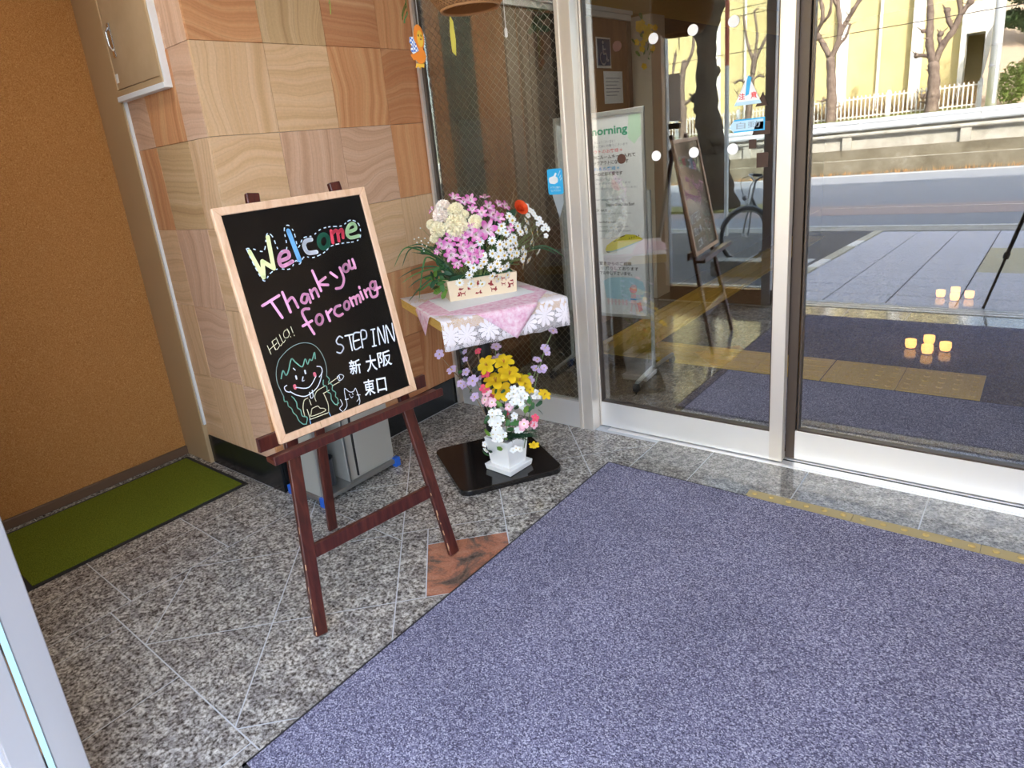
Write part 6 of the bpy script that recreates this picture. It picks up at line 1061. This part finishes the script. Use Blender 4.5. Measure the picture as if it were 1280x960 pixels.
for pts, r in (([P3(-5.33, 2.95), P3(-5.55, 3.35, -.1), P3(-5.75, 3.75), P3(-5.95, 4.25), P3(-6.2, 4.6)], (.085, .05)), ([P3(-5.75, 3.7), P3(-5.55, 4.0, .15), P3(-5.6, 4.5, .2), P3(-5.9, 5.0, .2)], (.06, .045)), ([P3(-5.33, 2.95), P3(-5.15, 3.3), P3(-5.12, 3.8), P3(-5.2, 4.4), P3(-5.15, 5.1)], (.085, .05)), ([P3(-5.14, 3.5), P3(-4.95, 3.9, -.1), P3(-4.75, 4.2), P3(-4.5, 4.6), P3(-4.35, 5.2)], (.07, .05)), ([P3(-5.65, 3.55), P3(-5.95, 3.45), P3(-6.15, 3.7)], (.05, .04)), ([P3(-5.14, 3.25), P3(-4.95, 3.45), P3(-4.86, 3.75)], (.045, .03)), ([P3(-5.2, 4.3), P3(-5.4, 4.7, .1), P3(-5.45, 5.2)], (.05, .035)), ([P3(-5.24, 1.75), P3(-5.4, 1.8), P3(-5.5, 1.78)], (.045, .03)), ([P3(-5.55, 3.95, .1), P3(-5.35, 4.15, .2), P3(-5.3, 4.7, .3)], (.05, .035)), ([P3(-6.0, 4.3), P3(-6.3, 4.25), P3(-6.5, 4.5)], (.045, .03))): limb('branch', pts, r, BARK, t1)
t2 = thing('bare_tree', (-2.76, ty, 1.1), 'bare pollarded tree with forked limbs next to the utility pole', 'tree')
limb('trunk', [P3(-2.76, 1.05), P3(-2.74, 1.5), P3(-2.76, 2.0), P3(-2.80, 2.45)], (.17, .12), BARK, t2, False)
for pts, r in (([P3(-2.80, 2.4), P3(-2.93, 2.9), P3(-2.95, 3.4), P3(-3.0, 4.0), P3(-3.05, 4.6)], (.10, .07)), ([P3(-2.78, 2.4), P3(-2.62, 2.85), P3(-2.42, 3.15), P3(-2.3, 3.5), P3(-2.12, 3.75)], (.09, .06)), ([P3(-2.83, 2.5), P3(-3.0, 2.62), P3(-3.2, 2.65)], (.05, .05)), ([P3(-2.42, 3.15), P3(-2.55, 3.4), P3(-2.6, 3.65)], (.055, .06)), ([P3(-2.28, 3.5), P3(-2.38, 3.9), P3(-2.42, 4.4)], (.06, .04)), ([P3(-2.65, 2.8), P3(-2.72, 3.0), P3(-2.70, 3.1)], (.045, .055)), ([P3(-2.15, 3.7), P3(-2.05, 4.1), P3(-1.95, 4.5)], (.05, .035)), ([P3(-2.80, 1.55), P3(-2.92, 1.6), P3(-2.96, 1.56)], (.05, .05)), ([P3(-2.97, 3.2), P3(-3.10, 3.25)], (.04, .04))): limb('branch', pts, r, BARK, t2)
# large mossy tree on the planted strip, seen in the left leaf
yT = Lf_(14.45)
s3 = 14.45/12.6
t3 = thing('mossy_tree', (-5.35, yT, -.29), 'thick dark mossy tree trunk with a forked crown by the road', 'tree')
Q = lambda x, z, dy=0: (x*s3, yT+dy, 1.55+(z-1.55)*s3)
limb('trunk', [Q(-4.60, -.10), Q(-4.72, .35), Q(-4.80, .9), Q(-4.87, 1.4), Q(-4.93, 1.9), Q(-4.92, 2.5), Q(-4.92, 3.0)], (.36, .17), BARKM, t3, False, 14)
obj('ivy', join(*[ball((Q(-4.74+random.uniform(-.14, .14), z, random.uniform(-.2, .2))), random.uniform(.08, .16), 7) for z in [0.1+.06*k for k in range(22)]]), BARKM, t3, smooth=True)
for pts, r in (([Q(-4.93, 2.9), Q(-5.1, 3.2), Q(-5.3, 3.5), Q(-5.6, 4.1)], (.17, .10)), ([Q(-4.90, 2.9), Q(-4.8, 3.25), Q(-4.65, 3.6), Q(-4.5, 4.2)], (.16, .10)), ([Q(-4.90, 1.95), Q(-5.06, 2.0), Q(-5.14, 2.0)], (.10, .07)), ([Q(-5.0, 3.0), Q(-4.98, 3.5, .3), Q(-5.05, 4.1, .4)], (.12, .07))): limb('branch', pts, r, BARKM, t3)
struct(obj('ground_planting_strip', box(-30, -4.2, yT-.45, yT+.45, -.3, -.235), GRASS))
t4 = thing('bare_tree', (-10.2, ty, 1.1), 'slender bare sapling with twiggy limbs left of mossy trunk reflection', 'tree')
P4 = lambda x, z, dy=0: (x, ty+.2+dy, z)
limb('trunk', [P4(-7.55, 1.05), P4(-7.52, 1.8), P4(-7.45, 2.6), P4(-7.35, 3.4)], (.12, .07), BARK, t4, False)
for pts, r in (([P4(-7.4, 3.1), P4(-7.1, 3.7), P4(-6.8, 4.2), P4(-6.6, 4.9)], (.05, .03)), ([P4(-7.4, 3.2), P4(-7.6, 3.8), P4(-7.7, 4.5)], (.05, .03)), ([P4(-7.48, 2.4), P4(-7.75, 2.7), P4(-7.95, 2.65)], (.04, .03)), ([P4(-7.46, 2.6), P4(-7.25, 2.75), P4(-7.1, 2.7)], (.035, .025)), ([P4(-7.5, 1.9), P4(-7.75, 2.1), P4(-7.9, 2.35)], (.03, .02)), ([P4(-7.38, 3.3), P4(-7.3, 3.9), P4(-7.4, 4.6)], (.045, .03))): limb('branch', pts, r, BARK, t4)
t5 = thing('bare_tree', (-9.9, ty, 1.1), 'bare tree with crooked knobbly low limbs behind the mossy trunk', 'tree')
limb('trunk', [P4(-9.7, 1.05), P4(-9.65, 1.9), P4(-9.7, 2.7), P4(-9.6, 3.6)], (.12, .08), BARK, t5, False)
for pts, r in (([P4(-9.65, 2.2), P4(-9.2, 2.5), P4(-8.8, 3.1), P4(-8.6, 3.4)], (.06, .05)), ([P4(-9.68, 2.6), P4(-10, 3.0), P4(-9.9, 3.8)], (.06, .04)), ([P4(-9.62, 3.3), P4(-9.3, 3.9), P4(-9.3, 4.8)], (.06, .04)), ([P4(-9.2, 2.5), P4(-9.0, 2.4), P4(-8.8, 2.55)], (.04, .04))): limb('branch', pts, r, BARK, t5)
# yellow building
BY = -22.92; YB = mat('yellow_render', (0.66,0.56,0.24), .9); _v = coords(YB); _n = noise(YB, _v, 1.2, 6, .7); _n2 = noise(YB, _v, 30, 3, .7); setc(YB, mixc(YB, .35, ramp(YB, _n, [(0.35,(0.46,0.38,0.165)), (0.65,(0.57,0.48,0.24))]), ramp(YB, _n2, [(0.35,(0.42,0.35,0.16)), (0.65,(0.62,0.53,0.28))])))
WB = mat('white_pilaster', (0.80,0.78,0.72), .8)
bd = thing('yellow_building', (-12, BY, 1.1), 'tall yellow rendered building with white pilasters across the road', 'building')
obj('wall', box(-32, -2.78, BY-10, BY, .3, 12), YB, bd)
for k in range(11): x = -4.02-2.28*k; obj('pilaster', box(x-.15, x+.15, BY-.02, BY+.28, .3, 12), WB, bd, loc=(x, BY, .3))
for k in range(4): x = -5.14-4.56*k; obj('drain_pipe', tube([(x, BY+.12, .5), (x, BY+.12, 12)], .045, 8), WB, bd)
for k in range(3): x = -3.30-4.56*k; obj('cable', tube([(x, BY+.02, 12), (x-.05, BY+.02, 6), (x, BY+.02, 4.6)], .018, 5), BLKMET, bd)
pcx = obj('portico', join(box(-2.80, -1.95, BY-1.2, BY+.35, 3.36, 4.25), box(-2.80, -2.66, BY-.2, BY+.35, .3, 3.36), box(-2.16, -1.95, BY-1.2, BY+.35, .3, 3.36)), WB, bd)
obj('portico_recess', box(-2.75, -2.1, BY-1.25, BY-1.1, .3, 3.36), mat('recess_olive', (0.52,0.43,0.22), .9), bd); obj('portico_parapet', box(-2.85, -1.9, BY-1.0, BY+.2, 4.25, 4.9), mat('rusty_cream', (0.62,0.50,0.30), .9), bd)
up = thing('utility_pole', (-1.5, ty, 1.1), 'pale grey utility pole at the end of the picket fence', 'pole')
obj('shaft', tube([(-1.47, ty, 1.0), (-1.52, ty, 7.5)], [.12, .10], 14), STEELG, up, smooth=True)
for z in (2.1, 2.6): obj('band', tube([(-1.49, ty, z), (-1.49, ty, z+.05)], .128, 14), ALU, up)
obj('cable_guard', box(-1.44, -1.38, ty+.07, ty+.12, 1.2, 2.6), STEELG, up)
for k, (z, y) in enumerate(((4.62, -15.0), (4.42, -15.0), (5.4, -15.2), (3.45, -14.8))):
    o = obj('power_line', tube([(-40, y, z+1.1), (-12, y, z-.05), (0, y, z-.15), (30, y, z+1)], .011, 5), BLKMET); tag(o, 'thin black overhead cable stretched above the road', 'cable', 'overhead cables')
# slope and shrubs to the right of the pole
struct(obj('ground_hill', ([(-1.9, -18, 1.1), (12, -17.5, 1.1), (12, -24, 6.0), (-1.85, -24, 4.6), (-1.9, -24, 1.0), (12, -24, 1.0)], [(0, 1, 2, 3), (0, 4, 5, 1), (3, 2, 5, 4), (0, 3, 4), (1, 5, 2)]), mat('brown_slope', (0.40,0.30,0.21), .95)))
def foliage(c, r, n, seed, sz):
    rn = random.Random(seed); V, F = [], []
    for i in range(n):
        u = Vector((rn.gauss(0, 1), rn.gauss(0, 1), rn.gauss(0, 1))).normalized(); p = Vector(c)+Vector((u.x*r[0], u.y*r[1], u.z*r[2]))*rn.uniform(.55, 1.0)
        a = Vector((rn.gauss(0, 1), rn.gauss(0, 1), rn.gauss(0, 1))).normalized(); b = a.orthogonal().normalized(); s = sz*rn.uniform(.6, 1.3); k = len(V)
        V += [tuple(p-a*s), tuple(p+b*s*.45), tuple(p+a*s), tuple(p-b*s*.45)]; F.append((k, k+1, k+2, k+3))
    return V, F
SHR = mat('shrub_green', (0.16,0.22,0.05), .6); EVG = mat('evergreen', (0.05,0.09,0.03), .6)
for nm, lab, c, r, n, m, sz in (('shrub', 'rounded bright green shrub right of the utility pole', (-1.10, -17.5, 1.62), (.34, .36, .55), 1100, SHR, .05), ('shrub', 'low olive shrub on the brown slope beyond the guard rail', (-.62, -18.2, 1.9), (.5, .5, .6), 900, mat('olive_shrub', (0.26,0.24,0.09), .7), .06)):
    t = thing(nm, (c[0], c[1], 1.1), lab, 'shrub'); f_ = obj('foliage', foliage(c, r, n, 3+n, sz), m, t); f_['kind'] = 'stuff'; obj('stem', tube([(c[0], c[1], 1.0), (c[0], c[1], c[2])], [.05, .03], 6), BARK, t)
te = thing('evergreen_tree', (-.85, -20.5, 2.4), 'dark evergreen tree spreading above the brown slope', 'tree')
obj('trunk', tube([(-.85, -20.5, 1.9), (-.9, -20.5, 3.8), (-1.0, -20.5, 5.2)], [.18, .12, .06], 8), BARK, te)
for k, (x, z, r) in enumerate(((-1.40, 3.45, .34), (-.9, 3.25, .42), (-1.2, 4.1, .45), (-.5, 3.9, .55), (-1.0, 4.8, .6), (-.3, 4.6, .6))): f_ = obj('foliage', foliage((x, -20.6+.15*k, z), (r, r, r*.8), 420, 60+k, .075), EVG, te); f_['kind'] = 'stuff'
def weeds(name, label, x0, x1, y0, y1, zf, h, n, seed, m):
    rn = random.Random(seed); V, F = [], []
    for i in range(n):
        x, y = rn.uniform(x0, x1), rn.uniform(y0, y1); z = zf(y); hh = h*rn.uniform(.3, 1); a = rn.uniform(0, 6.28); dx, dy = .012*math.cos(a), .012*math.sin(a); lx_, ly_ = rn.uniform(-.3, .3)*hh, rn.uniform(-.2, .2)*hh; k = len(V)
        V += [(x-dx, y-dy, z), (x+dx, y+dy, z), (x+lx_, y+ly_, z+hh)]; F.append((k, k+1, k+2))
    o = obj(name, (V, F), m, label); o['kind'] = 'stuff'; return o
weeds('dry_weeds', bank, -15, -1.9, -18.6, -17.45, lambda y: 1.12, .85, 5200, 5, mat('dry_stalk', (0.30,0.20,0.10), .9))
weeds('grass_tufts', bank, -15, -1.9, -17.25, -16.6, lambda y: 1.06, .16, 3800, 6, mat('tuft_green', (0.22,0.27,0.06), .9))
weeds('wall_weeds', fw_, -12, 0, -15.34, -15.2, lambda y: -.29, .14, 700, 7, mat('orange_stalk', (0.48,0.26,0.10), .9))
# red and white pole, kerb block
rp = thing('striped_pole', (-3.98, Lf_(11), -.29), 'thin red and white marker pole standing by the road', 'pole')
obj('lower_pole', tube([(-3.98, Lf_(11), -.3), (-3.98, Lf_(11), 2.35)], .032, 10), WHITE, rp); obj('upper_pole', tube([(-3.98, Lf_(11), 2.35), (-3.98, Lf_(11), 4.6)], .032, 10), mat('faded_red', (0.62,0.16,0.10), .6), rp)
kb = obj('kerb_block', sloped(-2.75, -2.05, -1.42, -1.15, 0, .17), CONC, bevel=.01); tag(kb, 'low grey concrete block on the pavement before the bicycle', 'block')
# bicycle
bk = thing('bicycle', (-2.6, -2.2, zg(-2.2)), 'city bicycle with curved handlebar parked on the pavement', 'bicycle')
bz = zg(-2.3); BGR = mat('bike_grey', (0.20,0.20,0.21), .35, .6); TYRE = RUBBER
fdir = Vector((-.62, .78, 0)).normalized(); rdir = -fdir; wn_ = Vector((-fdir.y, fdir.x, 0))
fc_ = Vector((-2.72, -2.18, bz+.335)); fr_dir = Vector((.17, -1.0, 0)).normalized(); rc_ = fc_+fr_dir*1.06
for c, fdir in ((rc_, -fr_dir), (fc_, fdir)):
    wn_ = Vector((-fdir.y, fdir.x, 0)); ring = lambda r: [tuple(c+fdir*r*math.cos(2*PI*k/32)+Vector((0, 0, r*math.sin(2*PI*k/32)))) for k in range(32)]
    w_ = obj('wheel', tube(ring(.315), .020, 8, closed=True), TYRE, bk, smooth=True)
    obj('rim', tube(ring(.292), .010, 6, closed=True), ALU, w_, smooth=True); obj('spoke', join(*[tube([c+wn_*.02, c+fdir*.288*math.cos(a)+Vector((0, 0, .288*math.sin(a)))], .0015, 3, cap=False) for a in [2*PI*k/20 for k in range(20)]]), ALU, w_); obj('hub', tube([c-wn_*.05, c+wn_*.05], .018, 8), ALU, w_)
hd = fc_+fr_dir*.14+Vector((0, 0, .42)); stt = fc_+fr_dir*.66+Vector((0, 0, .42)); bb_ = fc_+fr_dir*.60+Vector((0, 0, -.06))
for nm, a, b, r in (('down_tube', hd, bb_, .018), ('seat_tube', bb_, stt+Vector((0, 0, .1)), .016), ('top_tube', hd+Vector((0, 0, -.12)), bb_+Vector((0, 0, .16)), .016)): obj(nm, tube([a, b], r, 8), BGR, bk, smooth=True)
obj('fork', join(*[tube(smooth_path([hd, hd.lerp(fc_, .6)+wn_*s*.045, fc_+wn_*s*.05], 4), .010, 6) for s in (1, -1)]), BGR, bk); obj('stay', join(*[tube([bb_, rc_+wn_*s*.05], .009, 6) for s in (1, -1)]+[tube([stt, rc_+wn_*s*.05], .008, 6) for s in (1, -1)]), BGR, bk)
hs_ = hd+rdir*.05+Vector((0, 0, .20)); obj('stem', tube([hd, hs_], .013, 8), ALU, bk)
hbr = obj('handlebar', tube(smooth_path([hs_+wn_*.27+rdir*.24+Vector((0, 0, .03)), hs_+wn_*.25+rdir*.08+Vector((0, 0, .06)), hs_+wn_*.10+Vector((0, 0, .05)), hs_, hs_-wn_*.10+Vector((0, 0, .05)), hs_-wn_*.25+rdir*.08+Vector((0, 0, .06)), hs_-wn_*.27+rdir*.24+Vector((0, 0, .03))], 4), .011, 8), ALU, bk, smooth=True)
for s in (1, -1): obj('grip', tube([hs_+wn_*.27*s+rdir*.26+Vector((0, 0, .028)), hs_+wn_*.262*s+rdir*.14+Vector((0, 0, .05))], .017, 8), RUBBER, hbr)
obj('brake_cable', join(*[tube(smooth_path([hs_+wn_*.22*s+rdir*.1+Vector((0, 0, .05)), hs_+wn_*.12*s+fdir*.12+Vector((0, 0, .0)), hd+fdir*.06+Vector((0, 0, -.1)), fc_+Vector((0, 0, .3))], 5), .004, 5) for s in (1, -1)]), BLKMET, bk)
obj('saddle', slab([(-.13, -.09), (-.05, -.10), (.12, -.025), (.14, 0), (.12, .025), (-.05, .10), (-.13, .09)], stt+Vector((0, 0, .12)), fdir, wn_, (0, 0, 1), 0, .05), BLKMET, bk, bevel=.012)
obj('mudguard', tube([tuple(fc_+fdir*.345*math.cos(a)+Vector((0, 0, .345*math.sin(a)))) for a in [.35+.25*k for k in range(11)]], .016, 6), BGR, bk); obj('lamp', ball(hd+fdir*.09+Vector((0, 0, .02)), .035, 8), ALU, bk, smooth=True)
# the photographer's tripod standing in the outer doorway
tp_ = thing('camera_tripod', (0, -.06, 0), 'slim black camera tripod standing in the outer doorway', 'tripod')
apx = Vector((0.0, -.06, 1.20))
for fx, fy in ((-.29, .04), (.27, .10), (.02, -.42)):
    f_ = Vector((fx, fy, .003 if fy > .0 else zg(fy)+.003)); lg = obj('leg', tube([f_, f_.lerp(apx, .33)], .009, 8), BLKMET, tp_); obj('upper_leg', tube([f_.lerp(apx, .33), apx], .013, 8), BLKMET, lg); obj('clamp', tube([f_.lerp(apx, .31), f_.lerp(apx, .345)], .019, 8), RUBBER, lg)
obj('head', tube([apx-Vector((0, 0, .03)), apx+Vector((0, 0, .14))], .028, 10), BLKMET, tp_)
# white notice strip on the outer door glass, yellow blossom decoration in the lobby
ps = thing('notice_strip', (-2.52, .223, 1.58), 'tall narrow white notice strip stuck on the outer door glass', 'notice')
obj('sheet', slab([(-.055, 0), (.045, 0), (.045, .38), (-.055, .38)], (-2.515, .2205, 1.595), UX, UZ, Vector((0, 1, 0)), 0, .001), PAPER, ps); obj('holder', box(-2.57, -2.47, .2205, .245, 1.53, 1.575), BLKMET, ps)
yb = thing('blossom_cluster', (-2.76, 5.72, 2.2), 'small yellow artificial blossom cluster on the cream lobby column', 'ornament')
for k in range(26):
    P = Vector((-2.755+random.uniform(-.02, .05), 5.70+random.gauss(0, .09), 2.29+random.gauss(0, .07))); inst('blossom', MB5 if k else (MB5 := five(P_YEL, 'blossom')), at_n(P, (1, -.6, .2), .028), yb)
for k in range(14): P = Vector((-2.76, 5.70+random.gauss(0, .1), 2.27+random.gauss(0, .08))); inst('leaf', lm[2], at_n(P, (1, random.uniform(-1, .3), random.uniform(-.5, .5)), .03), yb)
tpz = obj('tape_patch', slab([(-.035, 0), (.03, .015), (.032, -.04), (.0, -.12)], (-1.90, 2.9015, 1.285), UX, UZ, NY, 0, .0004), mat('cloudy_tape', (0.32,0.36,0.38), .3)); tag(tpz, 'cloudy grey tape remnant below the blue sticker on wired glass', 'tape')
